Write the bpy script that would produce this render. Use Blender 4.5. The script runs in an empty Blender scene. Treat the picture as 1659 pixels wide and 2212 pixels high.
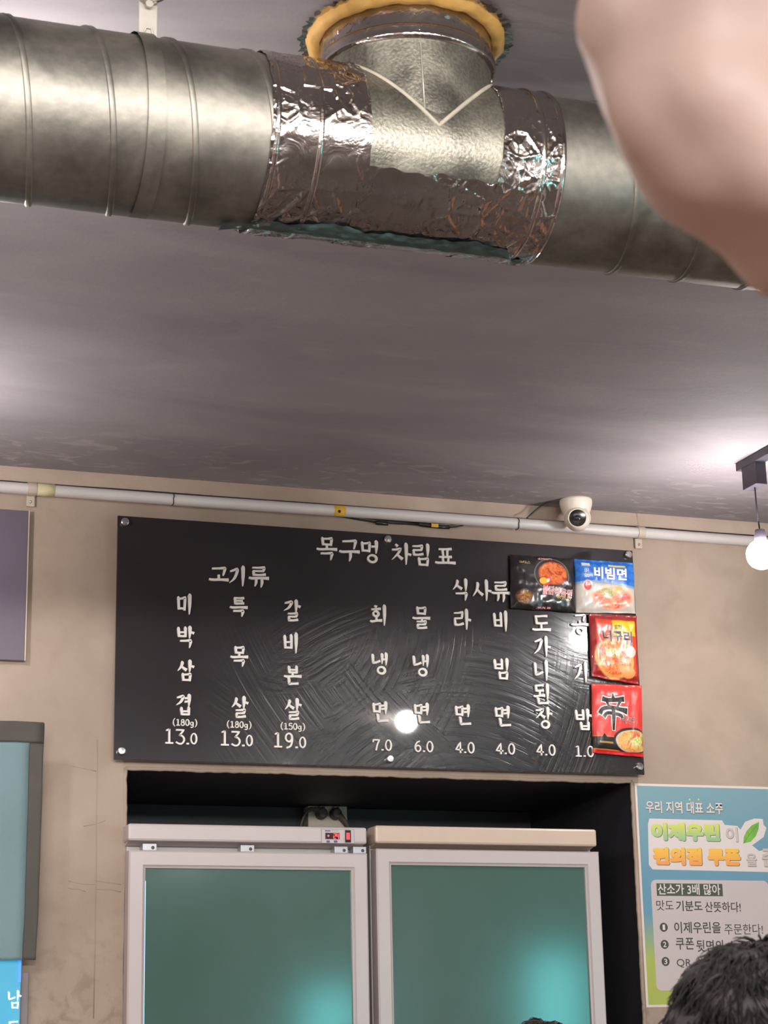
import bpy, bmesh, math, random
from mathutils import Vector, Matrix, noise
random.seed(7)
S = bpy.context.scene
COL = S.collection
PI = math.pi
cos, sin, rad = math.cos, math.sin, math.radians

# ---------------------------------------------------------------- camera
IMW, IMH, FPX = 1659, 2212, 4283.6
YAW, PITCH, ROLL = 0.33759376, 0.26692522, -0.02017403
CP = Vector((0, 0, 1.35))
FW = Vector((sin(YAW)*cos(PITCH), cos(YAW)*cos(PITCH), sin(PITCH)))
r_ = Vector((cos(YAW), -sin(YAW), 0)); u_ = r_.cross(FW)
RT = r_*cos(ROLL) + u_*sin(ROLL); UP = -r_*sin(ROLL) + u_*cos(ROLL)
cd = bpy.data.cameras.new('camera'); cam = bpy.data.objects.new('camera', cd); COL.objects.link(cam)
cam.matrix_world = Matrix(((RT.x, UP.x, -FW.x, CP.x), (RT.y, UP.y, -FW.y, CP.y), (RT.z, UP.z, -FW.z, CP.z), (0, 0, 0, 1)))
cd.sensor_fit = 'VERTICAL'; cd.sensor_height = 36; cd.lens = FPX/IMH*36
cd.clip_start = .02
cd.dof.use_dof = True; cd.dof.focus_distance = 5.3; cd.dof.aperture_fstop = 24
S.camera = cam
# ---------------------------------------------------------------- world, exposure
w = bpy.data.worlds.new('world'); S.world = w; w.use_nodes = True
w.node_tree.nodes['Background'].inputs[0].default_value = (.5, .45, .42, 1)
w.node_tree.nodes['Background'].inputs[1].default_value = .05
S.view_settings.view_transform = 'Standard'; S.view_settings.look = 'None'
S.view_settings.gamma = 1; S.view_settings.exposure = 0.24
S.cycles.use_denoising = True
S.cycles.max_bounces = 8; S.cycles.sample_clamp_indirect = 6
BULB = 190.0          # radiance of the globe bulbs
BULB_COL = (1, .96, .96)

for lx_, ly_, e_ in ((-1.2, -7.4, 440), (1.4, -7.4, 200), (-.8, 1.0, 62), (.95, 1.0, 26)):          # unseen fill lights added behind the viewer and mid-room to brighten the wall
    ld = bpy.data.lights.new('added_fill_light', 'AREA'); ld.shape = 'RECTANGLE'; ld.size = 1.2; ld.size_y = .5; ld.energy = e_; ld.color = (1, .98, .97)
    lo = bpy.data.objects.new('added_fill_light', ld); COL.objects.link(lo); lo.location = (lx_, ly_, 2.70); lo.rotation_euler = (rad(55), 0, 0)

def at(px, py, Y):
    d = FW + RT*((px-IMW/2)/FPX) - UP*((py-IMH/2)/FPX)
    return CP + d*(Y/d.y)
def atz(px, py, Z):
    d = FW + RT*((px-IMW/2)/FPX) - UP*((py-IMH/2)/FPX)
    return CP + d*((Z-CP.z)/d.z)

# ---------------------------------------------------------------- materials
MATS = {}
def lin(c):
    return tuple((x/12.92 if x <= .04045 else ((x+.055)/1.055)**2.4) for x in c)
def hexc(r, g, b): return lin((r/255, g/255, b/255))
def mat(name, col, rough=.5, metal=0, nscale=0, namt=.15, bump=0, bscale=60, emis=None, estr=0, spec=.5, coat=0, stretch=(1, 1, 1), detail=4):
    m = bpy.data.materials.new(name); m.use_nodes = True; MATS[name] = m
    nt = m.node_tree; b = nt.nodes['Principled BSDF']
    b.inputs['Base Color'].default_value = (*col, 1); b.inputs['Roughness'].default_value = rough
    b.inputs['Metallic'].default_value = metal; b.inputs['Specular IOR Level'].default_value = spec
    b.inputs['Coat Weight'].default_value = coat
    if emis: b.inputs['Emission Color'].default_value = (*emis, 1); b.inputs['Emission Strength'].default_value = estr
    tc = nt.nodes.new('ShaderNodeTexCoord'); mp = nt.nodes.new('ShaderNodeMapping'); mp.inputs['Scale'].default_value = stretch
    nt.links.new(tc.outputs['Object'], mp.inputs[0])
    nz = nt.nodes.new('ShaderNodeTexNoise'); nz.inputs['Scale'].default_value = nscale or 5; nz.inputs['Detail'].default_value = detail
    nt.links.new(mp.outputs[0], nz.inputs['Vector'])
    mx = nt.nodes.new('ShaderNodeMix'); mx.data_type = 'RGBA'
    mx.inputs['A'].default_value = (*[c*(1-namt) for c in col], 1); mx.inputs['B'].default_value = (*[min(1, c*(1+namt)) for c in col], 1)
    rm = nt.nodes.new('ShaderNodeMapRange'); rm.inputs[1].default_value = .3; rm.inputs[2].default_value = .7
    nt.links.new(nz.outputs[0], rm.inputs[0]); nt.links.new(rm.outputs[0], mx.inputs['Factor']); nt.links.new(mx.outputs['Result'], b.inputs['Base Color'])
    if bump:
        n2 = nt.nodes.new('ShaderNodeTexNoise'); n2.inputs['Scale'].default_value = bscale; n2.inputs['Detail'].default_value = 5
        nt.links.new(mp.outputs[0], n2.inputs['Vector'])
        bp = nt.nodes.new('ShaderNodeBump'); bp.inputs['Strength'].default_value = 1; bp.inputs['Distance'].default_value = bump
        nt.links.new(n2.outputs[0], bp.inputs['Height']); nt.links.new(bp.outputs[0], b.inputs['Normal'])
    return m
class NT:                       # tiny shader-maths helper
    def __init__(s, m): s.t = m.node_tree; s.b = s.t.nodes['Principled BSDF']
    def n(s, ty, **kw):
        o = s.t.nodes.new('ShaderNode'+ty)
        for k, v in kw.items(): setattr(o, k, v)
        return o
    def put(s, sock, v):
        if isinstance(v, bpy.types.NodeSocket): s.t.links.new(v, sock)
        elif isinstance(v, tuple) and len(v) == 3 and sock.type == 'RGBA': sock.default_value = (*v, 1)
        else: sock.default_value = v
    def m(s, op, a, b=0, c=0):
        o = s.n('Math', operation=op)
        for i, v in enumerate((a, b, c)): s.put(o.inputs[i], v)
        return o.outputs[0]
    def mix(s, f, a, b):
        o = s.n('Mix', data_type='RGBA'); s.put(o.inputs['Factor'], f); s.put(o.inputs['A'], a); s.put(o.inputs['B'], b); return o.outputs['Result']
    def noise(s, vec, scale, detail=3, dist=0):
        o = s.n('TexNoise'); o.inputs['Scale'].default_value = scale; o.inputs['Detail'].default_value = detail; o.inputs['Distortion'].default_value = dist
        if vec: s.put(o.inputs['Vector'], vec)
        return o.outputs[0]
    def rng(s, v, a, b, c=0., d=1.):
        o = s.n('MapRange'); s.put(o.inputs[0], v)
        for i, x in enumerate((a, b, c, d)): o.inputs[i+1].default_value = x
        return o.outputs[0]
    def bump(s, h, dist):
        o = s.n('Bump'); o.inputs['Distance'].default_value = dist; s.put(o.inputs['Height'], h); s.t.links.new(o.outputs[0], s.b.inputs['Normal'])
    def xyz(s, kind='Object', scale=None):
        tc = s.n('TexCoord'); v = tc.outputs[kind]
        if scale:
            mp = s.n('Mapping'); mp.inputs['Scale'].default_value = scale; s.put(mp.inputs[0], v); v = mp.outputs[0]
        sp = s.n('SeparateXYZ'); s.put(sp.inputs[0], v); return v, sp.outputs[0], sp.outputs[1], sp.outputs[2]

# plaster wall: troweled beige wallpaper plaster with dirt blotches low down
m = mat('plaster', hexc(176, 155, 136), .75); N = NT(m)
v, X, Y, Z = N.xyz()
n1 = N.noise(v, 2.3, 5, .6); n2 = N.noise(v, 9, 6, .3); n3 = N.noise(v, 60, 3)
c = N.mix(N.rng(n1, .35, .68), hexc(148, 129, 113), hexc(172, 152, 136))
c = N.mix(N.m('MULTIPLY', N.rng(n2, .5, .75), .35), c, hexc(138, 116, 98))
low = N.rng(Z, 1.75, 1.4); d = N.m('MULTIPLY', N.m('MULTIPLY', N.rng(N.noise(v, 26, 4, .5), .5, .68), low), .5)
c = N.mix(d, c, hexc(95, 76, 62)); N.put(N.b.inputs['Base Color'], c)
N.bump(N.m('ADD', N.m('MULTIPLY', n2, .6), N.m('MULTIPLY', n3, .25)), .004)
# painted concrete ceiling, brushed streaks across
m = mat('ceiling_paint', hexc(112, 105, 106), .8); N = NT(m)
v, X, Y, Z = N.xyz('Object', (.7, 1.7, 1)); vv, X, Y, Z = N.xyz()
a = N.noise(v, 2.2, 6, 1.2); b2 = N.noise(v, 9, 5, .8)
c = N.mix(N.rng(a, .3, .72), hexc(140, 132, 136), hexc(160, 152, 154))
c = N.mix(N.m('MULTIPLY', N.rng(b2, .56, .74), .35), c, hexc(168, 158, 156))
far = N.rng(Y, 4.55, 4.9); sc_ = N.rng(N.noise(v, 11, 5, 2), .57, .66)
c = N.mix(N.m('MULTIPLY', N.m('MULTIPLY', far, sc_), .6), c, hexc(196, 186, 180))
N.put(N.b.inputs['Base Color'], c); N.bump(N.m('ADD', N.m('MULTIPLY', b2, .5), N.m('MULTIPLY', N.noise(vv, 90, 3), .15)), .004)
mat('niche_black', hexc(38, 36, 40), .6, nscale=3, namt=.2, bump=.001, bscale=40)
mat('floor_wood', hexc(104, 92, 86), .4, nscale=3, namt=.2, stretch=(1, 9, 1))
mat('table_wood', hexc(170, 120, 88), .35, nscale=4, namt=.2, stretch=(1, 8, 1))
mat('room_wall', hexc(190, 180, 172), .8, nscale=2)
mat('added_soffit_pale', hexc(205, 190, 170), .7, nscale=3)
mat('black_plastic', hexc(28, 27, 28), .4, nscale=20)
mat('white_letter', hexc(222, 214, 206), .4, nscale=8, namt=.04)
mat('panel_violet', hexc(106, 95, 108), .3, nscale=2)
mat('pvc_pipe', hexc(196, 188, 184), .4, nscale=6, namt=.06)
mat('pvc_glue', hexc(206, 196, 150), .5, nscale=9)
mat('clamp_beige', hexc(186, 172, 156), .5, nscale=9)
mat('yellow_label', hexc(214, 165, 40), .5, nscale=30, namt=.1)
mat('cctv_white', hexc(222, 208, 192), .35, nscale=6, namt=.03)
mat('cctv_black', hexc(22, 20, 22), .12, nscale=6)
mat('lens_glass', hexc(30, 30, 38), .05, nscale=6)
mat('fridge_white', hexc(182, 170, 168), .25, nscale=4, namt=.03)
mat('fridge_cream', hexc(190, 168, 151), .35, nscale=4, namt=.03)
mat('fridge_grey', hexc(172, 164, 160), .45, nscale=4, namt=.05)
mat('gasket', hexc(90, 84, 84), .6, nscale=4)
mat('bracket_grey', hexc(180, 178, 182), .35, metal=.3, nscale=4)
mat('display_black', hexc(34, 18, 22), .15, nscale=4)
mat('digit_red', (1, .05, .06), .5, emis=(1, .06, .07), estr=1.3)
mat('switch_red', (.75, .05, .05), .3, emis=(1, .05, .05), estr=.15)
mat('button_blue', hexc(70, 72, 120), .4, nscale=30)
mat('faint_print', hexc(140, 136, 140), .5, nscale=30)
mat('outlet_beige', hexc(205, 190, 172), .45, nscale=6, namt=.05)
mat('plug_grey', hexc(96, 84, 80), .5, nscale=16)
mat('led_blue', (.3, .55, 1), .5, emis=(.25, .5, 1), estr=1.6)
mat('chrome', hexc(215, 210, 205), .22, metal=1, nscale=6, namt=.04)
mat('steel_matt', hexc(186, 178, 166), .45, metal=.5, nscale=30, namt=.15)
mat('caulk', hexc(166, 156, 138), .6, nscale=30, namt=.1)
mat('foam_yellow', hexc(192, 148, 76), .6, nscale=14, namt=.2, bump=.003, bscale=50)
mat('tape_backing', hexc(78, 98, 98), .5, nscale=14, namt=.4, bump=.002, bscale=60)
mat('track_black', hexc(62, 56, 66), .5, nscale=14)
mat('cord_grey', hexc(80, 72, 78), .5, nscale=14)
mat('skin', hexc(206, 178, 166), .5, nscale=14, namt=.08, bump=.002, bscale=22)
mat('hair_dark', hexc(30, 23, 23), .65, nscale=50, namt=.4)
mat('hair_black', hexc(34, 28, 27), .5, nscale=50, namt=.4)
mat('shirt_grey', hexc(110, 108, 112), .8, nscale=50)
mat('shirt_navy', hexc(50, 56, 76), .8, nscale=50)
mat('trousers', hexc(48, 50, 58), .8, nscale=50)
mat('eye_dark', hexc(20, 16, 16), .2)
mat('lip', hexc(150, 90, 85), .5)
mat('stool_wood', hexc(120, 85, 55), .5, nscale=6, stretch=(1, 6, 1))
mat('bulb_glow', (1, .95, .9), .5, emis=BULB_COL, estr=BULB)
mat('sign_cyan', (.03, .2, .3), .5, emis=(.03, .42, .68), estr=.5)
mat('added_glow_cyan', (.1, .5, .5), .5, emis=(.16, .75, .78), estr=19.0)
mat('sign_letter', (.8, .9, .95), .5, emis=(.65, .85, .95), estr=.9)
mat('sign_blue', (.05, .2, .8), .5, emis=(.03, .22, .9), estr=1.0)
mat('sign_frame', hexc(120, 110, 112), .5, nscale=9)
mat('cloth_teal', hexc(108, 130, 134), .8, nscale=4, namt=.1, bump=.001, bscale=300)
mat('cloth_hem', hexc(74, 70, 64), .8, nscale=14, namt=.1)

# galvanised sheet
m = mat('galvanised', hexc(165, 160, 150), .3, metal=1); N = NT(m)
v, X, Y, Z = N.xyz()
a = N.noise(v, 9, 5, .5); b2 = N.noise(v, 70, 3)
N.put(N.b.inputs['Base Color'], N.mix(N.rng(N.m('ADD', N.m('MULTIPLY', a, .7), N.m('MULTIPLY', b2, .3)), .35, .65), hexc(120, 116, 109), hexc(156, 150, 140)))
N.put(N.b.inputs['Roughness'], N.rng(a, .3, .7, .46, .56)); N.bump(b2, .0004)
m = mat('galvanised_fitting', hexc(170, 165, 152), .3, metal=.9); N = NT(m)
v, X, Y, Z = N.xyz()
a = N.noise(v, 12, 6, .5); b2 = N.noise(v, 220, 2)
N.put(N.b.inputs['Base Color'], N.mix(N.rng(N.m('ADD', N.m('MULTIPLY', a, .6), N.m('MULTIPLY', b2, .4)), .38, .62), hexc(112, 108, 99), hexc(160, 154, 140)))
N.put(N.b.inputs['Roughness'], N.rng(a, .3, .7, .34, .5)); N.bump(b2, .0005)
m = mat('foil', hexc(196, 188, 184), .1, metal=1); N = NT(m)
v, X, Y, Z = N.xyz(); N.put(N.b.inputs['Roughness'], N.rng(N.noise(v, 14, 3), .3, .7, .07, .2)); N.bump(N.noise(v, 26, 4, 1.5), .002)

# glossy black acrylic of the board, wiped with greasy arcs
m = mat('board_black', hexc(40, 35, 37), .1, spec=.5); N = NT(m)
v, X, Y, Z = N.xyz()
def arcs(cx, cz, per, wob):
    dx = N.m('SUBTRACT', X, cx); dz = N.m('SUBTRACT', Z, cz)
    r = N.m('SQRT', N.m('ADD', N.m('MULTIPLY', dx, dx), N.m('MULTIPLY', dz, dz)))
    cmb = N.n('CombineXYZ'); N.put(cmb.inputs[0], N.m('MULTIPLY', r, per)); N.put(cmb.inputs[1], N.m('MULTIPLY', N.m('ARCTAN2', dx, dz), wob))
    return N.noise(cmb.outputs[0], 1, 3, .3)
h1 = arcs(1.95, 1.75, 85, 2.5); h2 = arcs(1.45, 2.5, 95, 3); h3 = arcs(2.4, 2.9, 100, 3)
msk = N.rng(N.noise(v, 2.6, 2), .45, .56); msk2 = N.rng(N.noise(v, 3.4, 2), .5, .6)
def fm(f, a, b): return N.m('ADD', a, N.m('MULTIPLY', f, N.m('SUBTRACT', b, a)))
h = fm(msk2, fm(msk, h1, h2), h3)
zone = N.m('MULTIPLY', N.m('MULTIPLY', N.rng(Z, 2.56, 2.36), N.rng(X, 1.2, 1.6)), N.rng(X, 2.5, 2.3, .35, 1))
N.bump(N.m('MULTIPLY', N.m('MULTIPLY', h, zone), 1), .003)
N.put(N.b.inputs['Specular IOR Level'], fm(zone, .22, .5))
N.put(N.b.inputs['Roughness'], fm(N.m('MULTIPLY', zone, N.rng(h, .35, .7)), .22, .36))
N.b.inputs['Coat Weight'].default_value = .6; N.b.inputs['Coat Roughness'].default_value = .035; pass

# teal frosted door glass
m = mat('glass_teal', hexc(72, 104, 94), .16, spec=.55); N = NT(m)
v, X, Y, Z = N.xyz()
a = N.noise(v, 3, 3)
N.put(N.b.inputs['Base Color'], N.mix(N.rng(a, .3, .7), hexc(58, 88, 78), hexc(68, 94, 88)))
N.put(N.b.inputs['Roughness'], .13)

# ---------------------------------------------------------------- mesh helpers
class MB:
    def __init__(s): s.v = []; s.f = []; s.mi = []
    def add(s, vs, fs, mi=0):
        k = len(s.v); s.v += [tuple(p) for p in vs]; s.f += [tuple(i+k for i in f) for f in fs]; s.mi += [mi]*len(fs); return s
    def box(s, x0, x1, y0, y1, z0, z1, bev=0):
        if not bev:
            return s.add([(x, y, z) for x in (x0, x1) for y in (y0, y1) for z in (z0, z1)],
                         [(0, 1, 3, 2), (4, 6, 7, 5), (0, 4, 5, 1), (2, 3, 7, 6), (0, 2, 6, 4), (1, 5, 7, 3)])
        bm = bmesh.new(); bmesh.ops.create_cube(bm, size=1)
        for q in bm.verts: q.co = Vector(((x0+x1)/2+q.co.x*(x1-x0), (y0+y1)/2+q.co.y*(y1-y0), (z0+z1)/2+q.co.z*(z1-z0)))
        bmesh.ops.bevel(bm, geom=bm.edges[:]+bm.verts[:], offset=bev, segments=2, profile=.5, affect='EDGES')
        return s.bm(bm)
    def bm(s, bm, M=None, mi=0):
        bm.verts.ensure_lookup_table(); bm.verts.index_update()
        vs = [(M @ q.co if M else q.co.copy()) for q in bm.verts]; fs = [[q.index for q in f.verts] for f in bm.faces]; bm.free()
        return s.add(vs, fs, mi)
    def tube(s, pts, rads, n=12, cap=True, squash=None):
        pts = [Vector(p) for p in pts]
        if not hasattr(rads, '__len__'): rads = [rads]*len(pts)
        ref = Vector((0, 0, 1)); vs = []; fs = []; prev = None
        for i, p in enumerate(pts):
            t = (pts[min(i+1, len(pts)-1)]-pts[max(i-1, 0)]).normalized()
            if prev is None: a = t.orthogonal().normalized()
            else: a = (prev - t*prev.dot(t)).normalized()
            prev = a; b = t.cross(a)
            for k in range(n):
                th = 2*PI*k/n; vs.append(p + (a*cos(th)+b*sin(th))*rads[i])
        for i in range(len(pts)-1):
            for k in range(n): fs.append((i*n+k, i*n+(k+1) % n, (i+1)*n+(k+1) % n, (i+1)*n+k))
        if cap: fs.append(tuple(reversed(range(n)))); fs.append(tuple(range((len(pts)-1)*n, len(pts)*n)))
        return s.add(vs, fs)
    def lathe(s, prof, c, axis=(0, 0, 1), n=32):
        ax = Vector(axis).normalized(); a = ax.orthogonal().normalized(); b = ax.cross(a); c = Vector(c); vs = []; fs = []
        for (r, h) in prof:
            for k in range(n):
                th = 2*PI*k/n; vs.append(c+ax*h+(a*cos(th)+b*sin(th))*max(r, 1e-5))
        m_ = len(prof)
        for i in range(m_-1):
            for k in range(n): fs.append((i*n+k, i*n+(k+1) % n, (i+1)*n+(k+1) % n, (i+1)*n+k))
        return s.add(vs, fs)
    def ball(s, c, r, sub=2, sc=(1, 1, 1)):
        bm = bmesh.new(); bmesh.ops.create_icosphere(bm, subdivisions=sub, radius=r)
        for q in bm.verts: q.co = Vector((q.co.x*sc[0]+c[0], q.co.y*sc[1]+c[1], q.co.z*sc[2]+c[2]))
        return s.bm(bm)
    def build(s, name, mats, parent=None, smooth=False, **kw):
        me = bpy.data.meshes.new(name); me.from_pydata(s.v, [], s.f)
        if isinstance(mats, str): mats = [mats]
        for q in mats: me.materials.append(MATS[q])
        if len(mats) > 1: me.polygons.foreach_set('material_index', s.mi)
        bm = bmesh.new(); bm.from_mesh(me); bmesh.ops.recalc_face_normals(bm, faces=bm.faces); bm.to_mesh(me); bm.free()
        if smooth: me.polygons.foreach_set('use_smooth', [True]*len(me.polygons))
        o = bpy.data.objects.new(name, me); COL.objects.link(o)
        if smooth == 'auto':
            with_angle(o)
        if parent: o.parent = parent; o.matrix_parent_inverse = Matrix.Translation(-Vector(parent.location))
        tag(o, **kw); return o
def with_angle(o):
    me = o.data; bm = bmesh.new(); bm.from_mesh(me)
    for e in bm.edges:
        if len(e.link_faces) == 2 and e.calc_face_angle(0) > rad(35): e.smooth = False
    bm.to_mesh(me); bm.free()
def tag(o, label=None, cat=None, group=None, kind=None):
    if label: o['label'] = label
    if cat: o['category'] = cat
    if group: o['group'] = group
    if kind: o['kind'] = kind
    return o
def thing(name, loc, label, cat, group=None):
    o = bpy.data.objects.new(name, None); COL.objects.link(o); o.location = loc; o.empty_display_size = .05
    return tag(o, label, cat, group)
def struct(name, mb, m_, smooth=False): return mb.build(name, m_, None, smooth, kind='structure')

# ---------------------------------------------------------------- room shell
WX0, WX1, WY, CZ = -2.5, 4.6, 5.0, 2.85
NX0, NX1, NZ, NY = 1.041, 2.4725, 2.0695, 5.72
wb = MB(); T = .12
wb.box(WX0, NX0, WY, WY+T, 0, CZ); wb.box(NX1, WX1, WY, WY+T, 0, CZ); wb.box(NX0, NX1, WY, WY+T, NZ, CZ)
struct('wall_back', wb, 'plaster')
# opening edge: crumbly plaster lip round the niche
lp = MB()
def lip(p0, p1, nrm, n):
    pts = []
    for i in range(n+1):
        t = i/n; p = Vector(p0).lerp(Vector(p1), t); p += Vector(nrm)*(.0025*noise.noise(p*14)+.002*noise.noise(p*60)); pts.append(p)
    lp.tube(pts, .006, 6)
lip((NX0, WY+.003, NZ), (NX1, WY+.003, NZ), (0, 0, 1), 160); lip((NX0, WY+.003, NZ), (NX0, WY+.003, .9), (1, 0, 0), 80); lip((NX1, WY+.003, NZ), (NX1, WY+.003, .9), (1, 0, 0), 80)
struct('trim_1', lp, 'plaster', True)
nb = MB(); nb.box(NX0-.05, NX1+.05, NY, NY+.05, 0, NZ+.05); nb.box(NX0-.05, NX0-.002, WY+T, NY, 0, NZ+.05)
nb.box(NX1+.002, NX1+.05, WY+T, NY, 0, NZ+.05); nb.box(NX0-.05, NX1+.05, WY+T, NY, NZ+.002, NZ+.05)
nb.box(NX0-.0, NX0+.0015, WY+.012, NY, 0, NZ); nb.box(NX1-.0015, NX1, WY+.012, NY, 0, NZ); nb.box(NX0, NX1, WY+.012, NY, NZ-.0015, NZ)
struct('wall_niche', nb, 'niche_black')
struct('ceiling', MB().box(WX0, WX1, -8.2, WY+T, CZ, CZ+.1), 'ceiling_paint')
struct('floor', MB().box(WX0, WX1, -8.2, NY+.1, -.1, 0), 'floor_wood')
struct('wall_left', MB().box(WX0-.1, WX0, -8.2, WY+T, 0, CZ), 'room_wall')
struct('wall_right', MB().box(WX1, WX1+.1, -8.2, WY+T, 0, CZ), 'room_wall')
struct('wall_front', MB().box(WX0, WX1, -8.3, -8.2, 0, CZ), 'room_wall')
struct('trim_2', MB().box(WX0, 1.75, -1.2, 2.02, CZ-.035, CZ), 'added_soffit_pale')  # unseen pale soffit, added to mirror as the bright band on the duct
# wallpaper seams and creases on the pier left of the niche
cr = MB()
def crease(pts, r=.0012):
    P = [at(x, y, WY) for x, y in pts]
    cr.tube([p+Vector((0, .0002, 0)) for p in P], r, 6)
crease([(210, 1598), (209, 1700), (208, 1800), (207, 1900), (205, 2040), (202, 2200)], .0016)
crease([(155, 1655), (190, 1662), (208, 1666)]); crease([(180, 1785), (208, 1780), (228, 1772)]); crease([(148, 1903), (175, 1909), (200, 1911), (208, 1908)])
crease([(148, 1919), (170, 1921), (185, 1926)]); crease([(208, 1903), (245, 1908), (262, 1911)]); crease([(208, 1921), (240, 1922), (262, 1927)]); crease([(1375, 1108), (1378, 1128), (1380, 1136)], .002)
cr.build('trim_3', 'plaster', None, True, kind='structure')

# ---------------------------------------------------------------- ventilation duct
DY, DZ, DR, BX = 2.57, 2.643, .1287, .9525
duct = thing('ventilation_duct', (BX, DY, DZ), 'big round galvanised ventilation duct under the ceiling with foil taped tee', 'duct')
def cylx(x0, x1, r, n=72, nx=1):
    b = MB(); vs = []; fs = []
    for i in range(nx+1):
        x = x0+(x1-x0)*i/nx
        for k in range(n):
            th = 2*PI*k/n; vs.append((x, DY-r*cos(th), DZ+r*sin(th)))
    for i in range(nx):
        for k in range(n): fs.append((i*n+k, i*n+(k+1) % n, (i+1)*n+(k+1) % n, (i+1)*n+k))
    return b.add(vs, fs)
cylx(-1.6, .72, DR, nx=4).build('duct_pipe', 'galvanised', duct, True)
cylx(1.13, 4.0, DR, nx=4).build('duct_pipe', 'galvanised', duct, True)
def helix(x0, a0, a1, lead=.1155):
    # angle measured from the near side, positive up; the seam runs right as it goes down
    prof = [(-.0046, 0), (-.0032, .0030), (0, .0016), (.0032, .0030), (.0046, 0)]
    n = int(abs(a1-a0)/5); vs = []; fs = []
    for i in range(n+1):
        a = a0+(a1-a0)*i/n; x = x0 - lead*a/360
        for (dx, dr) in prof: vs.append((x+dx, DY-(DR+dr)*cos(rad(a)), DZ+(DR+dr)*sin(rad(a))))
    m_ = len(prof)
    for i in range(n):
        for k in range(m_-1): fs.append((i*m_+k, i*m_+k+1, (i+1)*m_+k+1, (i+1)*m_+k))
    return MB().add(vs, fs)
for k in range(-10, 3): helix(.472+.1155*k, -180, 180).build('spiral_seam', 'galvanised', duct, True)
for k in range(0, 10): helix(1.264+.1155*k, -180, 180).build('spiral_seam', 'galvanised', duct, True)
# tee fitting body, branch, weld line, branch beads
fit = cylx(.71, 1.145, DR+.0015, nx=3).build('tee_body', 'galvanised_fitting', duct, True)
def cylz(z0, z1, r, n=72): return MB().lathe([(r, z0-DZ), (r, z1-DZ)], (BX, DY, DZ), n=n)
BR = DR
cylz(DZ, CZ+.06, BR, 72).build('branch_pipe', 'galvanised_fitting', duct, True)
MB().tube([(BX+BR*sin(a_)*1.004, DY-BR*cos(a_)*1.004, DZ+BR*abs(sin(a_))*1.004) for a_ in [rad(q) for q in range(-88, 89, 2)]], .0036, 8).build('weld_line', 'caulk', duct, True)
MB().tube([(BX+.001, DY-BR-.0008, DZ-.004), (BX-.001, DY-BR*.94, DZ-.045), (BX-.002, DY-BR*.86, DZ-.066)], .0012, 6).build('lap_seam', 'steel_matt', duct, True)
MB().tube([(BX-.02, DY-BR*.995, DZ+.018), (BX-.024, DY-BR*.992, 2.775)], .0012, 6).build('lap_seam', 'steel_matt', duct, True)
MB().lathe([(BR, -.009), (BR+.006, -.007), (BR+.0075, -.001), (BR+.004, .003), (BR+.0075, .008), (BR+.005, .014), (BR, .016)], (BX, DY, 2.79), n=72).build('branch_bead', 'foil', duct, True)
# collar of crumpled foil between bead and ceiling
def foil_shell(kind, u0, u1, a0, a1, nu, na, amp, seedv, edge=None):
    vs = []; fs = []
    for i in range(nu+1):
        for k in range(na+1):
            u = u0+(u1-u0)*i/nu; a = a0+(a1-a0)*k/na
            if kind == 'x':
                s3 = Vector((u*22, rad(a)*DR*22, seedv)); 
            else: s3 = Vector((rad(u)*DR*26, a*26, seedv))
            d1 = noise.voronoi(s3, distance_metric='DISTANCE', exponent=2.5)[0]
            rid = max(0, 1-(d1[1]-d1[0])*5.5)**2
            s4 = s3*2.7+Vector((3, 1, 2)); d2 = noise.voronoi(s4, distance_metric='DISTANCE', exponent=2.5)[0]
            rid2 = max(0, 1-(d2[1]-d2[0])*5)**2
            gate = max(0, min(1, .5+1.6*noise.noise(s3*.35)))
            h = amp*(rid*gate+.4*rid2*gate+.6*noise.noise(s3*1.3)*.6)
            if kind == 'x':
                uu = u + (edge(a, i == 0) if edge and i in (0, nu) else 0)
                aa = a + (2.5*noise.noise(Vector((u*40, seedv, 1))) if k in (0, na) else 0)
                r = DR+.0028+h; vs.append((uu, DY-r*cos(rad(aa)), DZ+r*sin(rad(aa))))
            else:
                r = BR+.0022+h; vs.append((BX+r*sin(rad(u)), DY-r*cos(rad(u)), a))
    for i in range(nu):
        for k in range(na): p = i*(na+1)+k; fs.append((p, p+1, p+na+2, p+na+1))
    return MB().add(vs, fs)
foil_shell('x', .704, .85, -150, 75, 90, 230, .0034, 0, lambda a, f: .002*noise.noise(Vector((a*.1, 2, 0)))+(.00018*(-a) if not f else 0)*.3).build('foil_tape', 'foil', duct, True)
foil_shell('x', 1.055, 1.152, -150, 80, 70, 230, .0032, 9.3, lambda a, f: .002*noise.noise(Vector((a*.1, 5, 0)))+(.0002*a if f else 0)).build('foil_tape', 'foil', duct, True)
foil_shell('x', .845, 1.06, -150, -32, 100, 110, .0020, 4.1).build('foil_tape', 'foil', duct, True, label='smoother foil sheet wrapped under the tee')
foil_shell('z', -180, 180, 2.803, CZ-.004, 240, 16, .0016, 2.2).build('foil_collar', 'foil', duct, True)
for xx in (.712, .776, 1.118, 1.149):
    b = MB(); vs = []
    pr = [(-.005, .002), (-.003, .0048), (0, .0055), (.003, .0048), (.005, .002)]; n = 72; fs = []
    for k in range(n):
        th = 2*PI*k/n
        for dx, dr in pr: vs.append((xx+dx, DY-(DR+dr)*cos(th), DZ+(DR+dr)*sin(th)))
    for k in range(n):
        for j in range(4): fs.append((k*5+j, k*5+j+1, ((k+1) % n)*5+j+1, ((k+1) % n)*5+j))
    b.add(vs, fs).build('collar_rib', 'foil', duct, True)
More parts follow.
